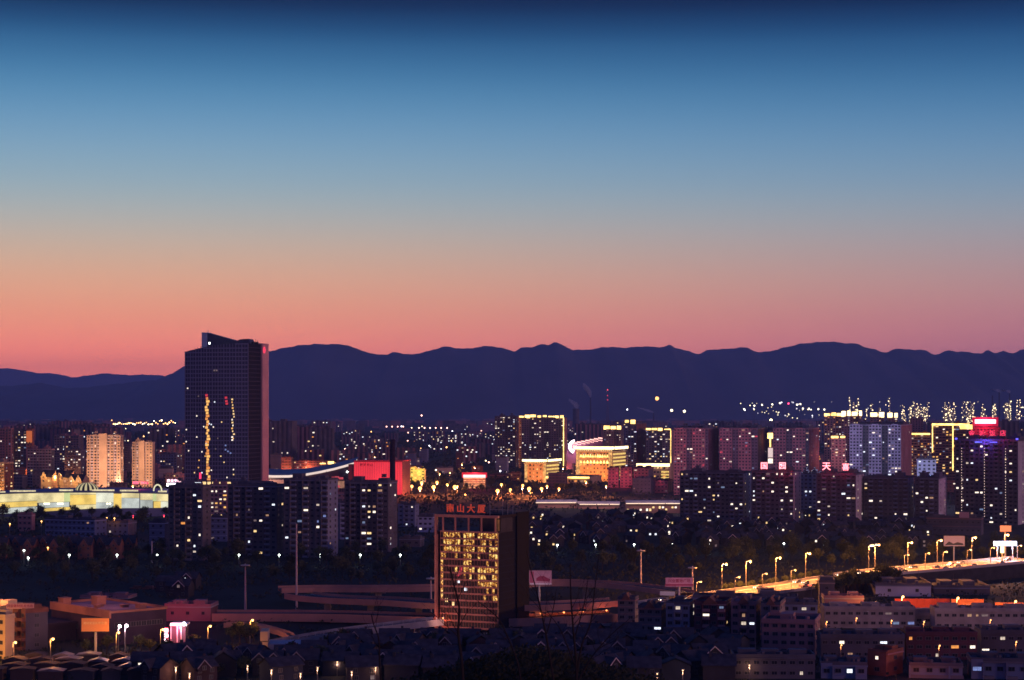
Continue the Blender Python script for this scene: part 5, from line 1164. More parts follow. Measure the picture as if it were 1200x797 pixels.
t = building('red_block', 'two storey block washed in red light behind the neon porch', 'office block', 193, 247, 249, 770, 711, -4, 'rose', 'maroon', 'pale', style='flat', lit=0, storey=3.6, bay=5, ww=1.3, wh=1.3, end_win=False); w_, d_, h = dims(t)
point_light(t, (-6, -d_ / 2 - 14, 9), (1, .02, .08), 2600, 1); point_light(t, (8, -d_ / 2 - 16, 10), (1, .2, .2), 1200, 1)
def porch():
    Y = 675; c = P(209, 755, Y); t = thing('neon_porch', 'glass porch with white neon roof bar and red vertical sign', 'shop entrance', (c.x, Y, 0))
    w_ = 17 / F * Y; h = zat(730, Y)
    b = MB(); b.box(-w_ / 2, w_ / 2, 0, 6, -.3, h - 1); b.build('glass_box', [mat('porch_glass', (.12, .10, .13), .2)], t)
    b = MB(); b.box(-w_ / 2 - .3, w_ / 2 + .5, -1.0, 6.2, h - .95, h - .3); b.build('canopy', [M_white], t)
    b = MB(); b.box(-w_ / 2, w_ / 2 - 1.2, -1.3, -1.02, h - .8, h + .1); b.build('neon_bar', [glow('pink_white_bar', (1, .5, .6), 4)], t)
    b = MB(); b.ball((w_ / 2 - .4, -1.3, h - .2), .6); b.build('lamp', [glow('porch_lamp', (.9, .85, 1), 22)], t)
    for x in (-w_ / 2, -.3, 1.1): b = MB(); b.box(x - .16, x + .16, -.6, -.3, -.3, h - 1); b.build('post', [M_white], t)
    v = MB(); v.box(-w_ / 2 - 2.2, -w_ / 2 - .9, -.8, -.4, h - 7.2, h - 1.6); s = v.build('vertical_sign', [glow('hot_red_sign', (1, .08, .14), 1.6)], t)
    for k, ch in enumerate('加油站'): link('lettering', text_mesh(ch, 1.5, .1, glow('white_letters', (1, .8, .85), 5)), s, (-w_ / 2 - 1.55, -.9, h - 2.6 - 1.8 * k))
    b = MB(); b.box(-w_ / 2, 6, -3.5, -.9, -.3, 2.2); b.build('red_counter', [mat('red_counter', (.5, .05, .08))], t)
    point_light(t, (0, -3, h - 2), (1, .12, .22), 2600, .5); point_light(t, (w_ / 2, -2.5, h), (.9, .8, 1), 1200, .5)
porch()
t = building('depot', 'blue roofed low shed with an orange lit gable end near the curled ramp', 'shed', 305, 344, 347, 640, 753, 24, 'sand', 'blue', 'blue', style='flat', lit=0, storey=4.2, depth=14, end_win=False)
b_ = bpy.data.objects
def depot():
    Y = 650; x0 = P(305, 770, Y).x; t = thing('blue_shed', 'blue shed with tall orange lit end wall left of the ramp', 'shed', (x0, Y, 0), R(4))
    h = zat(755, Y); b = MB(); b.box(2.6, 14.5, 0, 12, -.3, h); b.build('wall', [mat('blue_metal', (.07, .10, .26), .5, noise=(.5, .2))], t)
    b = MB(); b.box(0, 2.58, -.4, 10, -.3, zat(740, Y)); b.build('end_tower', [WALLS['sand']], t)
    b = MB(); b.box(-.1, 2.7, -.5, 10.1, zat(752, Y), zat(751, Y)); b.build('cornice', [M_dark], t)
    for k in range(4): b = MB(); b.box(4.2 + k * 2.6, 5.2 + k * 2.6, -.5, -.02, -.3, h * .62); b.build('pilaster', [WALLS['pale']], t)
    point_light(t, (-2, -7, 6), (1, .38, .12), 900, .5)
bpy.data.objects.remove(t) if False else None
for ch in list(t.children_recursive): bpy.data.objects.remove(ch)
bpy.data.objects.remove(t); depot()

# ------------------------------------------------------------------ foreground right
FG = [(724, 744, 748, 745, 703, 'plain windowless pinkish wall block right of the street, below the mast', 'grey', 0, 'flat', 71, 'w'),
      (748, 775, 781, 705, 713, 'six storey block with gable and one white window, first of the lower right row', 'grey', .06, 'flat', 72, 'c'),
      (781, 808, 814, 700, 709, 'six storey block with a column of white lit windows in the lower right row', 'blue', .16, 'balcony', 73, 'wwc'),
      (814, 850, 857, 697, 708, 'red balconied block with a warm double window at the top', 'maroon', .10, 'balcony', 74, 'wwy'),
      (857, 886, 892, 695, 708, 'red balconied block with gable in the middle of the lower right row', 'rose', .10, 'balcony', 75, 'wwc'),
      (892, 914, 920, 690, 709, 'grey-purple block with red gable, fifth of the lower right row', 'grey', .06, 'balcony', 76, 'wo'),
      (893, 955, 961, 662, 730, 'lower rose block in front with two bluish lit windows', 'rose', .10, 'flat', 77, 'cw')]
for (a, s, e, Yk, yt, lab, wl, lt, stl, sd, pl) in FG:
    t = building('apartment_block', lab, 'apartment block', a, s, e, Yk, yt, -14, wl, wl, 'rose' if wl != 'blue' else 'blue', style=stl, lit=lt, pal=pl, seed=sd, depth=11, huts=1, ww=1.35, wh=1.3, storey=2.75, bay=2.75)
    if wl in ('maroon', 'rose', 'grey') and sd != 77:
        w_, d_, h = dims(t); g = MB(); g.prism([(-w_ * .25, h + .02), (w_ * .25, h + .02), (0, h + 2.6)], -d_ / 2 - .8, d_ * .2); g.build('gable', [WALLS['brick']], t)
building('apartment_block', 'long dark block with four white lights behind the lower right row', 'apartment block', 812, 935, 942, 745, 702, -8, 'blue', 'dark', 'blue', style='flat', lit=.12, pal='cw', end_win=False, depth=10)
building('apartment_block', 'blue-grey block with two cold white windows below the highway', 'apartment block', 916, 958, 962, 735, 709, -8, 'blue', 'sand', 'blue', style='flat', lit=.12, pal='cw', seed=5, depth=10)
def long_row(px0, px1, Y, yt, label, wall, lit, pal, seed, a=-2, pw=0):
    t = building('apartment_block', label, 'apartment block', px0, px1, px1 + 2, Y, yt, a, wall, wall, wall, style='flat', lit=lit, pal=pal, seed=seed, depth=11, huts=3, storey=2.75, bay=2.75, ww=1.35, wh=1.25, end_win=False)
    if pw: point_light(t, (-6, -40, 14), (1, .5, .5), pw, 2); point_light(t, (14, -40, 14), (1, .5, .5), pw, 2)
    return t
long_row(966, 1072, 745, 714, 'long grey-white walk-up row with a cyan lit window at lower right', 'pinkgrey', .12, 'cccwb', 5, pw=2400)
long_row(1072, 1092, 752, 721, 'short low grey-white house joining two long rows at lower right', 'pinkgrey', .06, 'c', 6, pw=800)
long_row(1096, 1212, 735, 716, 'long rose-white walk-up row at the lower right edge', 'pinkgrey', .10, 'cww', 7, pw=2400)
long_row(962, 1060, 650, 747, 'dark long row hidden low right, behind lit white windows', 'dark', .22, 'cwyk', 8)
long_row(1062, 1145, 652, 744, 'maroon walk-up row at lower right below the long rose-white row', 'maroon', .2, 'wwoyk', 9)
long_row(1150, 1230, 660, 742, 'dark walk-up row at the lower right edge below the long rose-white row', 'dark', .2, 'ccwy', 10)
long_row(860, 955, 606, 771, 'low pale terrace with two white windows at the bottom, right of the villas', 'dark', .07, 'cw', 11)
t = building('apartment_block', 'red-brown apartment block with lit windows at the bottom right of the picture', 'apartment block', 1018, 1040, 1058, 612, 766, -40, 'brick', 'brick', 'rose', style='balcony', lit=.25, pal='wwy', seed=12); point_light(t, (16, -12, 6), (1, .2, .06), 1800, .5)
building('apartment_block', 'blue-grey block at the bottom edge left of the red-brown block', 'apartment block', 962, 1016, 1020, 606, 780, -8, 'blue', 'dark', 'blue', style='balcony', lit=.1, pal='wcw', seed=13)
building('apartment_block', 'dark balcony block at the bottom edge right of the red-brown block', 'apartment block', 1066, 1128, 1134, 606, 781, -8, 'blue', 'dark', 'grey', style='bands', lit=.03, pal='wc', seed=14)
building('apartment_block', 'dark balcony block in the bottom right corner of the picture', 'apartment block', 1138, 1220, 1228, 604, 776, -8, 'blue', 'dark', 'grey', style='balcony', lit=.05, pal='ccb', seed=15)
# red lit wall and hoardings behind the rows, with their lamps
M_redw = mat('red_wall', (.60, .10, .06), .8, noise=(.2, .2)); M_orw = mat('orange_board2', (.62, .20, .09), .8, noise=(.2, .15))
for (a, s, Y, y0, lab, m, tx) in ((1049, 1113, 800, 702.5, 'long red wall lit orange by street lamps behind the long rows', M_redw, None), (1115, 1153, 790, 703, 'orange-red hoarding with faint writing, between the red wall and the lamp', M_orw, '金水湾花园'), (1166, 1216, 785, 707, 'orange hoarding at the right edge behind the rose-white row', M_orw, None)):
    x0, x1 = (a - 600) / F * Y, (s - 600) / F * Y; h = zat(y0, Y); t = thing('hoarding', lab, 'hoarding', ((x0 + x1) / 2, Y, 0)); w_ = x1 - x0
    b = MB(); b.box(-w_ / 2, w_ / 2, 0, .5, -.3, h)
    b.build('panel', [m], t); b = MB()
    for k in range(int(w_ / 3)): b.box(-w_ / 2 + 3 * k, -w_ / 2 + 3 * k + .3, -.15, -.005, 0, h - .01)
    b.box(-w_ / 2 - .1, w_ / 2 + .1, -.2, .6, h + .002, h + .3); b.build('battens', [m], t)
    if tx: link('lettering', text_mesh(tx, 1.9, .06, mat('pale_print', (.8, .45, .3))), t, (0, -.25, h - 2.6))
for k, (px, yt, Y, lab) in enumerate(((1024.5, 706.5, 788, 'leftmost of the sodium lamps behind the long grey-white row'), (1056.5, 699.5, 780, 'sodium lamp at the left end of the red wall'), (1121, 701, 776, 'sodium lamp where the red wall meets the orange hoarding'), (1159, 716, 770, 'low sodium lamp between two rows, right of the red wall'), (1188.5, 705, 772, 'sodium lamp near the right edge in front of the last hoarding'))):
    x = (px - 600) / F * Y; street_lamp(lab, x, Y, 0, zat(yt, Y), M_bulb_o, 7500, (1, .34, .08), 'sodium lamps behind the long rows', arm=.6, r=.5)
building('warehouse', 'long low warehouse with white-blue front above the red wall', 'warehouse', 1026, 1091, 1094, 870, 686, -3, 'bluew', 'dark', 'blue', style='flat', lit=0, storey=7, bay=9, depth=30, end_win=False)
building('warehouse', 'dark warehouse continuing right from the white-blue fronted one', 'warehouse', 1094, 1160, 1166, 880, 689, -3, 'dark', 'dark', 'blue', style='flat', lit=0, storey=7, bay=9, depth=30, end_win=False)
building('shop_row', 'low rose shop row with a long pale sign board left of the red wall', 'shop row', 966, 1012, 1016, 800, 701, -3, 'rose', 'dark', 'pale', style='flat', lit=0, storey=4, depth=10, end_win=False)
t = building('gantry_house', 'small pale house lit by the highway lamps where the road disappears', 'house', 960, 978, 982, 830, 683, -8, 'dark', 'dark', 'pinkgrey', style='flat', lit=.0, storey=4, end_win=False)
building('greenhouse', 'pale long glasshouse beside the lower edge of the highway', 'greenhouse', 891, 908, 911, 808, 697, -3, 'bluew', 'blue', 'bluew', style='flat', lit=0, storey=4, end_win=False)

# ------------------------------------------------------------------ occupied ground, so that fillers stay clear of what is already built
OCC = []
for o in bpy.data.objects:
    if o.parent is None and o.type == 'EMPTY' and 'w' in o.keys(): OCC.append((o.location.x, o.location.y, 0.5 * math.hypot(o['w'], o['d'])))
OCC += [(P(265, 560, 1800).x, 1800, 70), (P(350, 560, 1890).x, 1895, 75), (P(443, 560, 1870).x, 1875, 45), (P(95, 560, 1550).x, 1550, 75), (P(20, 560, 1550).x, 1550, 60), (P(170, 560, 1550).x, 1550, 60)]
def free(x, y, r):
    for (a, b, c) in OCC:
        if (a - x) ** 2 + (b - y) ** 2 < (c + r) ** 2: return False
    return True

# ------------------------------------------------------------------ low blocks filling the middle distance
rf = random.Random(77); n_low = 0; tries = 0
KINDW = ['grey', 'dark', 'rose', 'blue', 'brick', 'maroon', 'pale']
while n_low < 120 and tries < 4000:
    tries += 1
    px = rf.uniform(-12, 1212); Y = rf.choice((rf.uniform(1500, 2100), rf.uniform(1900, 3100)))
    if px > 600 and Y < 1640: continue
    if px < 200 and Y < 1640: continue
    wpx = rf.uniform(14, 34) * 1700 / Y; x = (px - 600) / F * Y
    if 462 < px < 800 and Y < 2010: continue
    if not free(x, Y, wpx / F * Y * .55 + 8): continue
    hh = rf.choice((6, 7, 10, 13, 16, 18)); hh = hh if Y < 2400 else hh * 1.3
    kd = 'factory' if hh < 9 else 'walk_up_block'
    t = building('low_block', ('low flat roofed building among the dim blocks of the middle distance', 'dim walk-up block among the blocks of the middle distance')[hh > 9], 'low building', px - wpx / 2, px + wpx / 2 - 2, px + wpx / 2, Y, HZ + (H - hh) / Y * F,
                 rf.uniform(-24, 8), rf.choice(KINDW), None, rf.choice(KINDW), style='flat', lit=rf.choice((.03, .08, .14, .22)), pal='wwcyodv', group='low flat roofed buildings of the middle distance' if hh <= 9 else 'walk-up blocks of the middle distance',
                 seed=tries, huts=rf.randint(0, 2), depth=11, dark=Y < 2150, end_win=False, storey=3.1, bay=3.6)
    OCC.append((x, Y, wpx / F * Y * .5)); n_low += 1
# long roofs with lit eaves, centre right
def lit_shed(label, px0, px1, Y, ytop, n, front=False):
    x0, x1 = (px0 - 600) / F * Y, (px1 - 600) / F * Y; h = zat(ytop, Y); t = thing('market_shed', label, 'market hall', ((x0 + x1) / 2, Y, 0)); w_ = x1 - x0
    b = MB(); b.box(-w_ / 2, w_ / 2, 0, 16, -.3, h); b.build('wall', [WALLS['rose']], t)
    b = MB(); b.quad((-w_ / 2 - .5, -1.5, h + .1), (w_ / 2 + .5, -1.5, h + .1), (w_ / 2 + .5, 9, h + 2.2), (-w_ / 2 - .5, 9, h + 2.2)); b.quad((-w_ / 2 - .5, 9, h + 2.2), (w_ / 2 + .5, 9, h + 2.2), (w_ / 2 + .5, 17, h), (-w_ / 2 - .5, 17, h)); b.build('roof', [mat('pale_sheet_roof', (.5, .42, .42), .6, noise=(.2, .25))], t)
    rr = random.Random(int(px0))
    for k in range(n):
        x = -w_ / 2 + w_ * (k + .5 + rr.uniform(-.3, .3)) / n; b = MB(); b.box(x - .8 - rr.random(), x + .8 + rr.random(), -1.9, -1.55, h - .3, h + .25); b.build('lamp', [glow('shed_lamp', (1, .72, .5), 1.6)], t)
    for k in range(3): point_light(t, (-w_ / 3 + w_ / 3 * k, -7, h + 5), (1, .6, .45), 2600, 1)
    if front:
        for k in range(int(w_ / 2.6)):
            if rr.random() < .8: link('window', window_mesh(1.8, rr.choice((1.6, 2.2)), rr.choice('wyyw')), t, (-w_ / 2 + 2.6 * (k + .5), -.05, h * rr.choice((.35, .6))))
    OCC.append(((x0 + x1) / 2, Y + 8, w_ / 2)); return t
lit_shed('long low market shed with a line of lamps along its roof, left of two', 629, 676, 1640, 589, 18)
lit_shed('long low market shed with a line of lamps along its roof, nearest the bright hall', 678, 726, 1625, 591, 16)
lit_shed('market hall with a brightly lit warm shop front below the dark red blocks', 734, 797, 1560, 590, 22, front=True)

# ------------------------------------------------------------------ the far city towards the mountains
PROT = []
for k in range(14):
    rr = random.Random(100 + k); w_ = rr.uniform(26, 60); d_ = rr.uniform(12, 18); h = rr.choice((20, 26, 34, 45, 55, 66)); mb = MB(); hw, hd = w_ / 2, d_ / 2
    mb.box(-hw, hw, -hd, hd, -.5, h)
    nb = int(w_ / 7)
    for i in range(nb):
        x = -hw + w_ * (i + .5) / nb; mb.box(x - 1.6, x + 1.6, -hd - 1.1, -hd - .01, -.4, h + .8, 1)
    for f_ in range(int(h / 3.2)): mb.box(-hw, hw, -hd - .5, -hd - .02, f_ * 3.2 + .01, f_ * 3.2 + .9, 2)
    wl = [('dark', 'rose'), ('grey', 'rose'), ('maroon', 'rose'), ('blue', 'grey'), ('dark', 'grey')][k % 5]
    wm = mb.mesh('wall', [WALLS[wl[0]], WALLS[wl[1]], WALLS[wl[0]]]); rb = MB(); roof_bits(rb, w_, d_, h, rr, 2); rm_ = rb.mesh('roof', [WALLS['dark']])
    PROT.append((w_, d_, h, wm, rm_, [(-hw + w_ * (i + .5) / nb + rr.choice((-3, 3)), -hd - .6, 3.2 * (f_ + .6), 0) for i in range(nb) for f_ in range(int(h / 3.2))]))
n_far = 0; tries = 0; gF = 'far-off apartment blocks at the foot of the mountains'
FARW = {}
while n_far < 285 and tries < 9000:
    tries += 1; px = rf.uniform(-15, 1215); t_ = rf.random(); Y = 2650 * (3.0 ** (t_ ** 1.15))
    w_, d_, h, wm, rm_, spots = rf.choice(PROT)
    lim = 23 if 120 < px < 214 or 446 < px < 530 else 16
    if h > H - lim / F * Y: continue
    if (560 < px < 800 or 955 < px < 1150) and Y < 3100: continue
    if 395 < px < 575 and h > 30 and Y < 5200: continue
    if 560 < px < 960 and h > 34 and Y < 4200 and rf.random() < .6: continue
    x = (px - 600) / F * Y
    if not free(x, Y, w_ * .55 + 5): continue
    t = thing('far_block', 'dim far-off apartment block in the city below the mountains', 'apartment block', (x, Y, 0), R(rf.uniform(-30, 10)), gF)
    link('wall', wm, t); link('roof', rm_, t)
    for s in rf.sample(spots, min(len(spots), rf.choice((3, 6, 9, 12, 16)))):
        link('window', window_mesh(rf.choice((1.5, 2.0, 2.8)) + Y / 6000, 1.5 + Y / 7000, rf.choice('wwvvccyodkw')), t, s[:3])
    OCC.append((x, Y, w_ * .5)); n_far += 1
# everything beyond the three hundred nearest: one mass
mb = MB()
for k in range(900):
    px = rf.uniform(-40, 1240); Y = rf.uniform(6500, 14500); x = (px - 600) / F * Y; w_ = rf.uniform(15, 60); h = min(rf.choice((8, 12, 18, 28, 40)), max(6, H - 15 / F * Y)); mb.box(x - w_ / 2, x + w_ / 2, Y, Y + 14, -.5, h, rf.randint(0, 2))
tag(mb.build('distant_buildings', [WALLS['dark'], WALLS['rose'], WALLS['grey']]), 'hazy mass of distant buildings along the foot of the mountains', 'distant city', kind='stuff')

# far lamps
FL = {}
def far_lamp(px, py, Y, c, s, r, label, group, zmin=5, name='far_lamp'):
    z = max(zmin, zat(py, Y)); x = (px - 600) / F * Y; t = thing('works_lamp' if group and ('plant' in group or 'tank' in group) else name, label, 'lamp', (x, Y, 0), 0, group)
    k = (c, s)
    m = glow('far_bulb_%s_%s' % ('_'.join('%d' % (q * 100) for q in c), int(s * 10)), c, s)
    kk = (round(r, 1), m.name)
    if kk not in FL: b = MB(); b.ball((0, 0, 0), round(r, 1), n=8, k=5); FL[kk] = b.mesh('bulb', [m])
    if ('pole', round(z)) not in FL: b = MB(); b.tube((0, 0, 0), (0, 0, round(z)), .3, .15, n=5); FL[('pole', round(z))] = b.mesh('pole', [M_dark])
    link('pole', FL[('pole', round(z))], t); link('bulb', FL[kk], t, (0, 0, z)); return t
OR, WH, YE, PK = (1.0, .50, .16), (.95, .92, 1.0), (1.0, .8, .45), (1.0, .5, .4)
for k in range(34):
    px = 131 + k * 2.25; far_lamp(px, rf.choice((496.6, 496, 495, 497, 493, 495.5)) + rf.uniform(-.5, .5), 6000 + 10 * k, rf.choice((OR, OR, YE)), rf.choice((5, 9, 14)), rf.choice((1.6, 2.2)), 'golden lamp in the dense line of lamps under the mountains, left of the glass tower', 'golden lamps in a line left of the glass tower')
for k in range(12): far_lamp(193 + k * 2.1, 530 + rf.uniform(-.4, .4), 3000, YE, 7, 1.0, 'yellow lamp in the short line just left of the glass tower', 'yellow lamps in a short line beside the glass tower')
for px in (453, 459.5, 466, 472.5): far_lamp(px, 500, 5600, PK, 6, 1.9, 'one of four pinkish lamps in a level row, left row of two', 'left row of four far lamps')
for px in (491, 497.5, 504, 510.5, 517, 524): far_lamp(px, 501.5, 5500, PK, 7, 1.9, 'one of six pinkish lamps in a level row, right row of two', 'right row of six far lamps')
for (px, py, c, s, r, lab) in ((770, 467, (1, .42, .12), 4, 7.5, 'large orange lamp high on a far mast above the gold edged tower'), (787, 481, (1, .85, .5), 5, 5.2, 'left one of two white-yellow far lamps right of the large orange lamp'), (802, 482, (1, .85, .5), 5, 5.2, 'right one of two white-yellow far lamps right of the large orange lamp'),
        (903.5, 492.5, (1, .88, .5), 5, 6.0, 'bright yellow-white far lamp above the gap between two ribbed slabs'), (735, 480, WH, 8, 2.6, 'small white far lamp left of the large orange lamp'), (494, 487, PK, 8, 3, 'single far lamp in front of the mountains at centre left'), (712, 457, (1, .08, .1), 4, 2.0, 'red lamp on top of the far lattice mast')):
    far_lamp(px, py, 7600, c, s, r, lab, None)
for k in range(64):                                                    # works lamps in the plant
    px = rf.choice((rf.uniform(866, 960), rf.uniform(955, 1200))); far_lamp(px, rf.choice((474, 478, 481, 484, 488)) + rf.uniform(-3, 3), rf.uniform(7000, 8200), rf.choice((YE, WH, YE, (1, .9, .6))), rf.choice((1.5, 2.5, 4)), rf.choice((1.2, 1.8, 2.6)), 'works lamp among the columns of the far chemical plant', 'works lamps of the chemical plant')
for px, py in ((872, 479.5), (884, 475.5), (893, 474.5), (905, 474), (914, 472.5), (934, 474.3), (938, 473.6), (941, 478.8), (948, 479), (959, 479.5), (966, 480)): far_lamp(px, py, 7600, (1, .88, .62), 4, 3.6, 'brilliant white lamp of the tank farm left of the chemical plant', 'brilliant lamps of the tank farm')
far_lamp(924, 473, 7600, (1, .05, .15), 8, 3.2, 'single red lamp among the white lamps of the tank farm', None)
for k in range(170):
    Y = rf.uniform(2300, 9000); px = rf.uniform(0, 1200); far_lamp(px, 0 if False else HZ + (H - 9) / Y * F, Y, rf.choice((WH, WH, OR, YE, PK)), rf.choice((4, 6, 8)), .5 + Y / 4800, 'small lamp scattered through the far city', 'lamps scattered through the far city')
# chemical plant: lit columns and stacks
def column_(px, yt, Y, w_, label, kind, lit=True):
    x = (px - 600) / F * Y; h = zat(yt, Y); t = thing('process_column', label, 'process column', (x, Y, 0), 0, 'lit columns of the chemical plant' if kind == 'c' else None)
    b = MB(); b.tube((0, 0, 0), (0, 0, h * .94), w_ / 2, w_ / 2 * .9, n=10); b.tube((0, 0, h * .94), (0, 0, h), w_ / 4, w_ / 6, n=8); b.build('shell', [mat('plant_steel', (.40, .34, .33), .5)], t)
    n = max(3, int(h / 9))
    for k in range(n):
        b = MB(); z = h * (k + .6) / n; b.tube((0, 0, z), (0, 0, z + .6), w_ / 2 + 1.6, n=10); b.build('platform', [M_dark], t)
        if lit: b = MB(); b.ball((rf.uniform(-w_, w_), -w_ / 2 - 1.8, z + rf.uniform(-3, 4)), rf.choice((.8, 1.2, 1.6, 2.2)), n=6, k=4); b.build('lamp', [glow('plant_lamp', (1, .76, .40), 5.0)], t)
for (px, yt, w_) in ((995.5, 465, 6), (1000.5, 471, 9), (1004.5, 467, 6), (1015.5, 479, 5), (1021.5, 472, 5), (1030, 477, 6), (1042.5, 466, 5)): column_(px, yt, 7400, w_, 'tall slim pale column of the far plant above the golden tops', 'c')
for (c0, c1, n, a, b_) in ((1048, 1092, 22, 470, 484), (1105, 1120, 9, 470, 484), (1128, 1142, 10, 469, 483), (1148, 1168, 7, 472, 484), (1176, 1202, 9, 468, 482)):
    for k in range(n): column_(rf.uniform(c0, c1), rf.uniform(a, b_), rf.uniform(7000, 7900), rf.uniform(4, 9), 'lamp studded column of the far chemical plant', 'c')
t = thing('cooling_tower', 'dark squat cooling tower in front of the mountains at centre', 'cooling tower', (P(675, 500, 6400).x, 6400, 0))
b = MB(); zt_ = zat(479, 6400); rs = [(0, 17), (.3, 13), (.65, 10.5), (1, 11.5)]
for (a, ra), (c_, rb_) in zip(rs, rs[1:]): b.tube((0, 0, zt_ * a), (0, 0, zt_ * c_), ra, rb_, n=20, cap=False)
b.build('shell', [WALLS['dark']], t)
for px, yt in ((1163, 463.5), (1171, 460), (1183, 461), (692, 466), (766, 484)):
    x = (px - 600) / F * 8300; t = thing('smokestack', 'thin far smokestack under a plume at column %s of the skyline' % {1163: 'left of the red neon', 1171: 'behind the red neon', 1183: 'right of the red neon', 692: 'left of the lattice mast', 766: 'below the large orange lamp'}[px], 'smokestack', (x, 8300, 0))
    b = MB(); b.tube((0, 0, 0), (0, 0, zat(yt, 8300)), 4, 2.6, n=10); b.build('shaft', [M_concd], t)
t = thing('lattice_mast', 'thin lattice mast with red lamps before the mountains', 'mast', (P(712, 480, 7500).x, 7500, 0)); hm_ = zat(457, 7500)
b = MB()
for sx, sy in ((-1, -1), (1, -1), (1, 1), (-1, 1)): b.tube((sx * 5, sy * 5, 0), (sx * .6, sy * .6, hm_), .5, .3, n=4)
for k in range(14): z = hm_ * k / 14; q = 5 - 4.4 * k / 14; b.tube((-q, -q, z), (q - .3, -q, z + hm_ / 14), .3, n=4)
b.build('lattice', [mat('red_mast', (.2, .05, .05))], t)
for z in (.75, .86): q = MB(); q.ball((0, -2, hm_ * z), 2.0, n=6, k=4); q.build('lamp', [glow('mast_red', (1, .06, .1), 1.5)], t)
# steam plumes
sm = bpy.data.materials.new('steam'); sm.use_nodes = True; q = sm.node_tree; q.nodes.clear(); so = q.nodes.new('ShaderNodeOutputMaterial'); sv = q.nodes.new('ShaderNodeVolumePrincipled')
sv.inputs['Color'].default_value = (.95, .95, 1, 1); sv.inputs['Density'].default_value = .07; q.links.new(sv.outputs[0], so.inputs['Volume'])
def plume(path, label):
    mb = MB(); n = 14; rings = []
    for i, (px, py, r) in enumerate(path):
        c = P(px, py, 8300); ring = []
        for k in range(n):
            a = 2 * math.pi * k / n; rr_ = r * (1 + .22 * math.sin(3 * a + i * 1.7) + .12 * math.sin(5 * a + i)); ring.append(len(mb.v)); mb.v.append((c.x + rr_ * math.cos(a), c.y + rr_ * math.sin(a), c.z + rr_ * .35 * math.sin(a * 2 + i)))
        rings.append(ring)
    for A, B_ in zip(rings, rings[1:]):
        for k in range(n): k2 = (k + 1) % n; mb.f.append((A[k], A[k2], B_[k2], B_[k])); mb.m.append(0)
    mb.f.append(tuple(reversed(rings[0]))); mb.f.append(tuple(rings[-1])); mb.m += [0, 0]
    tag(mb.build('smoke', [sm]), label, 'smoke', kind='stuff')
plume([(692, 466, 3), (691.3, 463, 7), (690, 459.5, 11), (688, 456, 14), (685.8, 452.5, 12), (684, 449, 5)], 'short white plume of steam drifting up left before the mountains, upper one')
plume([(676, 479, 5), (675, 476, 12), (672.5, 473, 14), (669.5, 470, 10), (667, 467.5, 4)], 'short white plume rising from the dark cooling tower')
plume([(766, 484, 3), (762, 482.5, 9), (757, 481, 12), (752, 479, 9), (747, 477.5, 4)], 'low flat plume left of the two white-yellow far lamps')
plume([(1171, 460, 3), (1170, 458.5, 9), (1167, 456.8, 11), (1163, 456.5, 5)], 'small plume above the red neon at right, left one')
plume([(1183, 461, 3), (1182, 459, 9), (1179, 457.5, 11), (1175, 458, 5)], 'small plume above the red neon at right, right one')

# ------------------------------------------------------------------ villas
VP = []
for k in range(7):
    rr = random.Random(900 + k)
    v = gable_house('villa', 'dark roofed villa with pale bargeboards', 'villa', (0, -300 - 40 * k, -60), 0, rr.uniform(8, 11), rr.uniform(7.5, 9), rr.uniform(4.6, 5.6), rr.uniform(7.2, 8.4), mat('villa_wall_%s' % 'abcdefg'[k], ((.035, .033, .042), (.05, .045, .055), (.03, .033, .05), (.05, .032, .036), (.04, .036, .042), (.06, .05, .05), (.04, .045, .06))[k], noise=(.1, .3)), None, wins=4, lit=0, dormers=(1, 2, 0, 1, 0, 1, 0)[k], rr=rr, trim=mat(('pale_bargeboard', 'grey_bargeboard')[k % 2], ((.56, .47, .48), (.28, .24, .26))[k % 2]), wsz=(1.4, 1.4))
    VP.append(v)
def put_villa(x, y, rz, label, group, lit):
    c = copy_tree(rf.choice(VP)); c.location = (x, y, 0); c.rotation_euler = (0, 0, rz); c['label'] = label; c['group'] = group
    for o in c.children_recursive:
        if o.name.startswith('window') and rf.random() < lit: o.data = window_mesh(1.4, 1.4, rf.choice('wwcyd'))
nv = 0
for j, Y in enumerate((603, 617, 631, 646, 662, 679, 697)):
    for i in range(40):
        x = -300 + i * 12.6 + (j % 2) * 6 + rf.uniform(-1.5, 1.5); px = x / Y * F + 600
        if px < (170 if Y < 640 else 190) or px > 865 or (j > 2 and 260 < px < 365) or (j > 3 and px < 390) or (j >= 6 and px < 640) or not free(x, Y, 6) or rf.random() < .08: continue
        if hill_z(x, Y) > -1: continue
        put_villa(x, Y + rf.uniform(-2, 2), R(rf.choice((0, 40, -36, 180, 90)) + rf.uniform(-8, 8)) if rf.random() < .55 else R(rf.uniform(-12, 12)), 'dark villa with pale zigzag bargeboards in the estate along the bottom of the picture', 'villas of the near estate', .03); nv += 1
for j, Y in enumerate((1180, 1212, 1246, 1282, 1322, 1365, 1412, 1466)):
    for i in range(19):
        px = 626 + i * 25.5 + (j % 2) * 15 + rf.uniform(-5, 5); x = (px - 600) / F * Y
        if px > 1085 or not free(x, Y, 8) or rf.random() < .12: continue
        put_villa(x, Y + rf.uniform(-9, 9), R(rf.choice((0, 0, 90, -60, 30)) + rf.uniform(-14, 14)), 'dim villa in the dark estate in front of the right hand towers', 'villas of the middle estate', .26); nv += 1
for i, (px, py) in enumerate(((199, 693), (211, 699), (220, 690))):
    p = G(px, py); put_villa(p.x, p.y, R(-10), 'lone dark villa in the park left of the unlit high mast', 'lone villas in the park', .1)
for v in VP:
    for o in list(v.children_recursive): bpy.data.objects.remove(o)
    bpy.data.objects.remove(v)
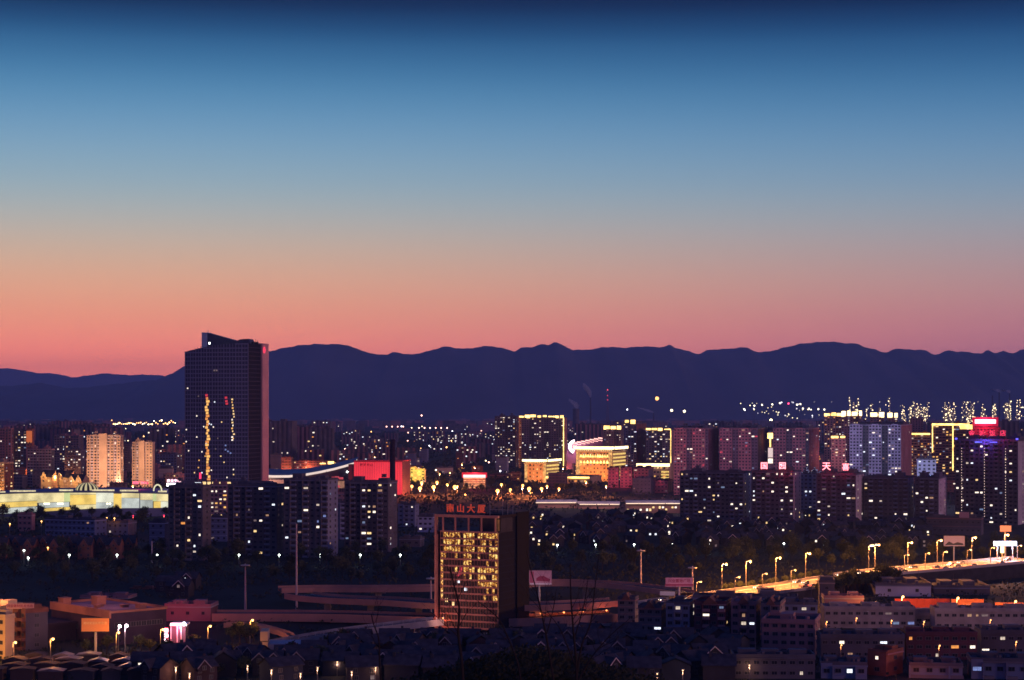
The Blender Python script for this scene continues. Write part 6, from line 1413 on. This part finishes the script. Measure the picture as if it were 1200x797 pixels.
# market sheds in the bottom left corner
M_tin = mat('tin_roof', (.11, .10, .13), .5, noise=(.4, .5))
for j, Y in enumerate((606, 617, 629, 641)):
    for i in range(13):
        x = -164 + i * 9.2 + (j % 2) * 4 + rf.uniform(-.6, .6); px = x / Y * F + 600
        if px > 182 - j * 4: continue
        t = thing('market_stall', 'small tin roofed stall in the dark market at the bottom left corner', 'stall', (x, Y, 0), R(rf.uniform(-7, 7)), 'tin roofed stalls at the bottom left'); w_ = rf.uniform(5.5, 8); h = rf.uniform(2.6, 3.6)
        b = MB(); b.box(-w_ / 2, w_ / 2, -2.6, 2.6, -.2, h); b.build('wall', [mat('stall_%s' % rf.choice('abc'), rf.choice(((.05, .045, .055), (.06, .04, .04), (.035, .04, .06))))], t)
        b = MB(); b.prism([(-w_ / 2 - .4, h + .02), (w_ / 2 + .4, h + .02), (w_ / 2 + .4, h + .14), (0, h + rf.uniform(.6, 1.3)), (-w_ / 2 - .4, h + .14)], -3.0, 3.0); b.build('roof', [M_tin if rf.random() < .5 else M_tile], t)

# ------------------------------------------------------------------ trees
LEAF = [mat('leaf_dark', (.045, .055, .035), .9), mat('leaf_mid', (.075, .085, .045), .9)]
BARK = mat('bark', (.035, .028, .025), .95)
def tree_meshes(seed, hh, n=900):
    rr = random.Random(seed); tr = MB(); tr.tube((0, 0, -.3), (0, 0, hh * .45), .22, .14, n=6); lim = []
    for k in range(6):
        a = rr.uniform(0, 6.28); r = hh * rr.uniform(.14, .26); p = (math.cos(a) * r, math.sin(a) * r, hh * rr.uniform(.5, .82)); lim.append(p); tr.tube((0, 0, hh * rr.uniform(.22, .42)), p, .10, .04, n=4)
    lim += [(0, 0, hh * .86), (0, 0, hh * .6)]; cr = MB()
    for k in range(n):
        c = rr.choice(lim); d = Vector((rr.gauss(0, 1), rr.gauss(0, 1), rr.gauss(0, .8))); d *= hh * .085; p = Vector(c) + d
        p.z = max(hh * .22, p.z); u = Vector((rr.gauss(0, 1), rr.gauss(0, 1), rr.gauss(0, 1))).normalized(); v = u.orthogonal().normalized(); s = rr.uniform(.18, .42)
        cr.quad(p - u * s - v * s * .6, p + u * s - v * s * .6, p + u * s + v * s * .6, p - u * s + v * s * .6, rr.randint(0, 1))
    return tr.mesh('trunk', [BARK]), cr.mesh('crown', LEAF)
TM = [tree_meshes(s, h) for s, h in ((1, 7.5), (2, 9), (3, 10.5), (4, 8.2), (5, 12))]
def tree(x, y, z, label, group, k=None, sc_=1.0):
    a, b = TM[k if k is not None else rf.randrange(5)]; t = thing('tree', label, 'tree', (x, y, z), rf.uniform(0, 6.28), group); t.scale = (sc_, sc_, sc_ * rf.uniform(.9, 1.15)); link('trunk', a, t); link('crown', b, t); return t
def near_high(x, y):
    for i in range(0, len(HL), 4):
        c = (HL[i] + HR[i]) / 2
        if (c.x - x) ** 2 + (c.y - y) ** 2 < 24 ** 2: return True
    return False
nt_ = 0; tries = 0
while nt_ < 215 and tries < 5000:
    tries += 1; px = rf.uniform(-10, 1210); lo = 925 if px < 800 else 980 + (px - 800) * .16; x_ = rf.random() ** .7; Y = lo + (1150 + (-10 if px > 620 else -60) - lo) * x_
    x = (px - 600) / F * Y
    if not free(x, Y, 4) or near_high(x, Y): continue
    tree(x, Y, 0, 'dark broadleaf tree in the unlit park belt across the middle of the picture', 'trees of the dark park belt', sc_=rf.uniform(.75, 1.1)); nt_ += 1; OCC.append((x, Y, 2.5))
nt_ = 0
while nt_ < 34:
    px = rf.uniform(-5, 200); Y = rf.uniform(1360, 1480); x = (px - 600) / F * Y; tree(x, Y, 0, 'dark tree in the row in front of the glowing mall', 'trees in front of the mall', sc_=rf.uniform(.8, 1.1)); nt_ += 1
nt_ = 0
while nt_ < 36:
    px = rf.uniform(476, 700); Y = rf.uniform(1880, 2000); x = (px - 600) / F * Y
    if not free(x, Y, 3): continue
    tree(x, Y, 0, 'tree among the orange street lamps below the golden hotels', 'trees among the orange street lamps', sc_=rf.uniform(.8, 1.2)); nt_ += 1
for px, py, s_ in ((281, 752, 1.0), (289, 756, 1.15), (297, 750, .9), (272, 752, .8), (100, 766, .7), (125, 764, .8), (165, 762, .75), (176, 765, .7), (228, 760, .8), (400, 762, 1.), (388, 764, .9)):
    p = G(px, py + 3); tree(p.x, p.y, 0, 'round tree beside the street at lower left', 'street trees at lower left', k=0, sc_=s_)
for px in range(850, 960, 9):
    p = on_high(px, 1.25); tree(p.x, p.y + 8, p.z - 3, 'tree behind the highway, caught by the sodium lamps', 'trees behind the highway', k=0, sc_=.6)
for px in range(960, 1050, 4):
    p = on_high(px, -.10); tree(p.x, p.y - 3 - px % 3, p.z - 3.6, 'dark tree hiding the middle of the highway', 'trees in front of the highway', sc_=.9)
# ground cover of the park, and the brush on the near hill
mb = MB()
for k in range(5200):
    px = rf.uniform(-15, 1215); Y = 600 + 560 * rf.random() ** .8; x = (px - 600) / F * Y
    if 700 < Y < 930 and px < 830: 
        if rf.random() < .7: continue
    if near_high(x, Y) or not free(x, Y, 1): continue
    for q in range(7):
        p = Vector((x + rf.gauss(0, 1.2), Y + rf.gauss(0, 1.2), rf.uniform(.1, 1.9))); u = Vector((rf.gauss(0, 1), rf.gauss(0, 1), rf.gauss(0, 1))).normalized(); v = u.orthogonal().normalized(); s = rf.uniform(.2, .5)
        mb.quad(p - u * s - v * s, p + u * s - v * s, p + u * s + v * s, p - u * s + v * s, rf.randint(0, 1))
tag(mb.build('undergrowth', [mat('brush_leaf', (.024, .028, .020), .95), mat('brush_leaf_pale', (.036, .040, .026), .95)]), 'dark undergrowth covering the park ground', 'undergrowth', kind='stuff')
mb = MB(); HLF = [mat('hill_leaf', (.02, .024, .016), .95), mat('hill_leaf_mid', (.035, .038, .024), .95)]
for k in range(520):
    px = rf.gauss(620, 85); 
    Y = rf.uniform(170, 235); x = (px - 600) / F * Y; zg = hill_z(x, Y); tz = zat(752 + abs(px - 625) * .26 + rf.uniform(0, 16), Y)
    if tz < zg + .5: continue
    for q in range(46):
        f_ = rf.random(); p = Vector((x + rf.gauss(0, .55), Y + rf.gauss(0, .6), zg + (tz - zg) * f_ ** .6)); u = Vector((rf.gauss(0, 1), rf.gauss(0, 1), rf.gauss(0, 1))).normalized(); v = u.orthogonal().normalized(); s = rf.uniform(.06, .17)
        mb.quad(p - u * s - v * s, p + u * s - v * s, p + u * s + v * s, p - u * s + v * s, rf.randint(0, 1))
tag(mb.build('brush', HLF), 'black brush on the brow of the near hill at the bottom centre', 'brush', kind='stuff')

mb = MB()
for k in range(9000):
    px = rf.uniform(-15, 1215); Y = 1180 * (5.2 ** rf.random()); x = (px - 600) / F * Y
    if not free(x, Y, 3) or (px > 610 and Y < 1560): continue
    g = Y / 1500.0
    for q in range(6):
        p = Vector((x + rf.gauss(0, 2.2 * g), Y + rf.gauss(0, 2.2), rf.uniform(.3, 2.6 + 2.4 * g * rf.random()))); u = Vector((rf.gauss(0, 1), rf.gauss(0, 1), rf.gauss(0, 1))).normalized(); v = u.orthogonal().normalized(); s = rf.uniform(.4, 1.0) * g
        mb.quad(p - u * s - v * s, p + u * s - v * s, p + u * s + v * s, p - u * s + v * s, rf.randint(0, 1))
tag(mb.build('greenery', [mat('brush_leaf', (.024, .028, .020), .95), mat('brush_leaf_pale', (.036, .040, .026), .95)]), 'dark greenery growing between the buildings of the city', 'greenery', kind='stuff')

# white park lamps
for k, px in enumerate((28, 33, 81, 137, 184, 280, 327, 375, 422, 469)):
    Y = 1046 - k; x = (px - 600) / F * Y; street_lamp('white park lamp in the row under the left towers', x, Y, 0, zat((650.5 if px > 40 else (645, 654)[px > 30]), Y), glow('park_bulb', (.85, .97, .85), 14), 260, (.75, .95, .9), 'white park lamps, left row', arm=.05, r=.5)
for k, px in enumerate((653, 698, 743, 787.5, 831.5, 875, 918.5, 968, 1014.5, 1067)):
    Y = 1135 + k * .5; x = (px - 600) / F * Y; street_lamp('white park lamp in the row in front of the middle estate', x, Y, 0, zat(639 - k * .35, Y), glow('park_bulb', (.85, .97, .85), 14), 260, (.75, .95, .9), 'white park lamps, right row', arm=.05, r=.5)
for k, (px, Y) in enumerate(((968, 700), (1003, 712), (1044, 704), (1082, 700), (1160, 706), (985, 632), (1100, 630), (1190, 640))):  # lane lamps added to give the rows warm orange edges
    x = (px - 600) / F * Y; street_lamp('added small sodium lamp in the lanes between the walk-up rows at lower right', x, Y, 0, 7.5, M_bulb_o, 650, (1, .30, .08), 'added sodium lamps between the walk-up rows', arm=.3, r=.22)
for k, (px, py, pw) in enumerate(((206, 783, 900), (236, 779, 900), (262, 772, 900), (318, 786, 700), (352, 790, 500), (395, 776, 500), (440, 783, 400), (716, 781, 350), (800, 786, 350), (878, 780, 500), (222, 790, 700), (290, 781, 600), (372, 783, 500), (412, 788, 450), (470, 778, 350), (742, 772, 350), (770, 790, 400), (835, 772, 400))):  # low lamps added to brighten the villa bargeboards
    p = G(px, py, 4.5); street_lamp('added low warm lamp between the villas of the near estate', p.x, p.y, 0, 4.5, glow('added_estate_lamp', (1, .6, .3), 3), pw, (1, .5, .28), 'added lamps of the near estate', arm=.05, r=.22)
nl_ = 0; tries = 0  # warm lamps added to spread an orange glow over ground and facades
while nl_ < 46 and tries < 900:
    tries += 1; px = rf.choice((rf.uniform(500, 800), rf.uniform(590, 1200), rf.uniform(0, 480))); Y = rf.uniform(1750, 3000); x = (px - 600) / F * Y
    if not free(x, Y, 5): continue
    street_lamp('added warm lamp shining among the blocks of the middle distance', x, Y, 0, 10, glow('added_warm_bulb', (1, .46, .14), 4), 40000, (1, .30, .09), 'added warm lamps among the middle blocks', arm=.1, r=.8); nl_ += 1
nl_ = 0; tries = 0
while nl_ < 46 and tries < 900:
    tries += 1; px = rf.uniform(185, 860); Y = rf.uniform(604, 690 if px > 380 else 650); x = (px - 600) / F * Y
    tree(x, Y, 0, 'small dark garden tree between the villas of the near estate', 'garden trees of the near estate', k=rf.choice((0, 3)), sc_=rf.uniform(.6, .95)); nl_ += 1
# orange street lamps in the centre
for k, (px, py, s) in enumerate(((482.5, 570, .8), (492, 572.5, 1.5), (494, 566, .9), (508, 571, 1.6), (512, 565.5, .9), (533, 571, 1.9), (583, 575.5, 1.5), (587.5, 568, .8), (598, 574, .8), (612.5, 569, .7), (620, 573, 1.6), (622.5, 578, .9), (634.5, 573, 1.1), (641, 570, .6), (655, 573, .7), (524, 568, .5), (545, 580, .5), (565, 583, .5))):
    Y = 1830 + (k % 3) * 40; x = (px - 600) / F * Y; street_lamp('orange street lamp in the busy street between the red hall and the golden hotels', x, Y, 0, zat(py, Y), glow('hot_orange_bulb', (1, .42, .10), 5), 30000 * s, (1, .24, .06), 'orange street lamps between the red hall and the golden hotels', arm=.1, r=1.45 * s ** .5)
for k, (px, py, c) in enumerate(((11.5, 614, 'o'), (48.5, 611, 'o'), (56, 642, 'o'), (125, 607, 'o'), (134, 607.5, 'o'), (105, 640, 'w'), (28, 645, 'w'), (60, 652, 'w'), (139, 647, 'w'), (156, 604.5, 'r'), (192, 604, 'r'))):
    Y = 1290 if py < 620 else 1085; x = (px - 600) / F * Y; street_lamp('small %s lamp %s the glowing mall at left' % ({'o': 'orange', 'w': 'white', 'r': 'red'}[c], 'just below' if py < 620 else 'by the brick houses well below'), x, Y, 0, zat(py, Y), {'o': M_bulb_o, 'w': M_bulb_w, 'r': M_redneon}[c], 500, {'o': ORG, 'w': WHT, 'r': (1, .1, .1)}[c], 'small lamps below the mall ' + {'o': 'orange', 'w': 'white', 'r': 'red'}[c] + (' near' if py > 620 else ' far'), arm=.05, r=.45)

# ------------------------------------------------------------------ bare trees on the near hill
def bare_tree(label, stems, seed, Y=150):
    rr = random.Random(seed); px0, py0 = stems[0][0][:2]; base = P(px0, py0, Y); t = thing('bare_tree', label, 'bare tree', (base.x, Y, hill_z(base.x, Y) - .2))
    o = Vector(t.location); tr = MB(); tw = MB()
    def grow(p, d, L, r, lv):
        n = 4; q = p
        for i in range(n):
            d = (d + Vector((rr.gauss(0, .10), rr.gauss(0, .10), rr.gauss(.03, .06)))).normalized(); e = q + d * L / n
            tw.tube(q, e, r * (1 - .2 * i), r * (1 - .2 * (i + 1)) , n=5, cap=False)
            if lv > 0 and i > 0 and rr.random() < .9:
                sd = (d + Vector((rr.gauss(0, .7), rr.gauss(0, .4), rr.uniform(.0, .5)))).normalized(); grow(e, sd, L * rr.uniform(.4, .65), r * .5, lv - 1)
            q = e
    for st in stems:
        pts = dens([P(a, b, Y) - o for a, b, _ in st], 6); rad = [st[0][2] + (st[-1][2] - st[0][2]) * i / (len(pts) - 1) for i in range(len(pts))]
        if st is stems[0] : tr.tube((pts[0].x, pts[0].y, 0), pts[0], rad[0] * 1.15, rad[0], n=7, cap=False)
        for i in range(len(pts) - 1):
            tr.tube(pts[i], pts[i + 1], rad[i], rad[i + 1], n=7, cap=False)
            if i > len(pts) * .25 and rr.random() < .34:
                d = (pts[i + 1] - pts[i]).normalized(); sd = (d + Vector((rr.choice((-1, 1)) * rr.uniform(.4, 1), rr.gauss(0, .4), rr.uniform(0, .5)))).normalized(); grow(pts[i], sd, rr.uniform(1.2, 2.6), rad[i] * .45, 2)
    tr.build('trunk', [BARK], t); tw.build('twigs', [BARK], t)
bare_tree('bare many stemmed tree at the bottom, right of the copper grid building', [[(676, 812, .13), (675, 775, .11), (672, 740, .08), (669, 700, .06), (668, 660, .035)], [(676, 790, .09), (682, 755, .07), (692, 730, .05), (697, 690, .04), (702, 650, .025)],
    [(677, 798, .08), (695, 768, .05), (715, 745, .035), (738, 725, .02)], [(674, 780, .07), (662, 750, .05), (655, 735, .03), (640, 715, .02)], [(672, 752, .05), (684, 710, .03), (690, 672, .02)]], 5)
bare_tree('dark leaning bare stem crossing the pink car billboard', [[(651, 812, .09), (640, 745, .08), (633, 712, .07), (628, 690, .06), (620, 660, .035), (617, 645, .02)], [(640, 745, .05), (648, 715, .03), (652, 690, .02)]], 8, 140)
bare_tree('dark bare stem rising in front of the copper grid front', [[(543, 812, .14), (541, 775, .12), (537, 742, .10), (538, 712, .08), (531, 682, .06), (527, 664, .04)], [(560, 705, .03), (572, 714, .045), (584, 725, .055), (592, 740, .06), (606, 775, .07), (612, 812, .08)][::-1]], 12, 145)
bare_tree('dark thin bare stem at the bottom, left of the copper grid building', [[(448, 812, .09), (445, 780, .08), (444, 750, .07), (438, 732, .05), (435, 720, .035)]], 15, 150)
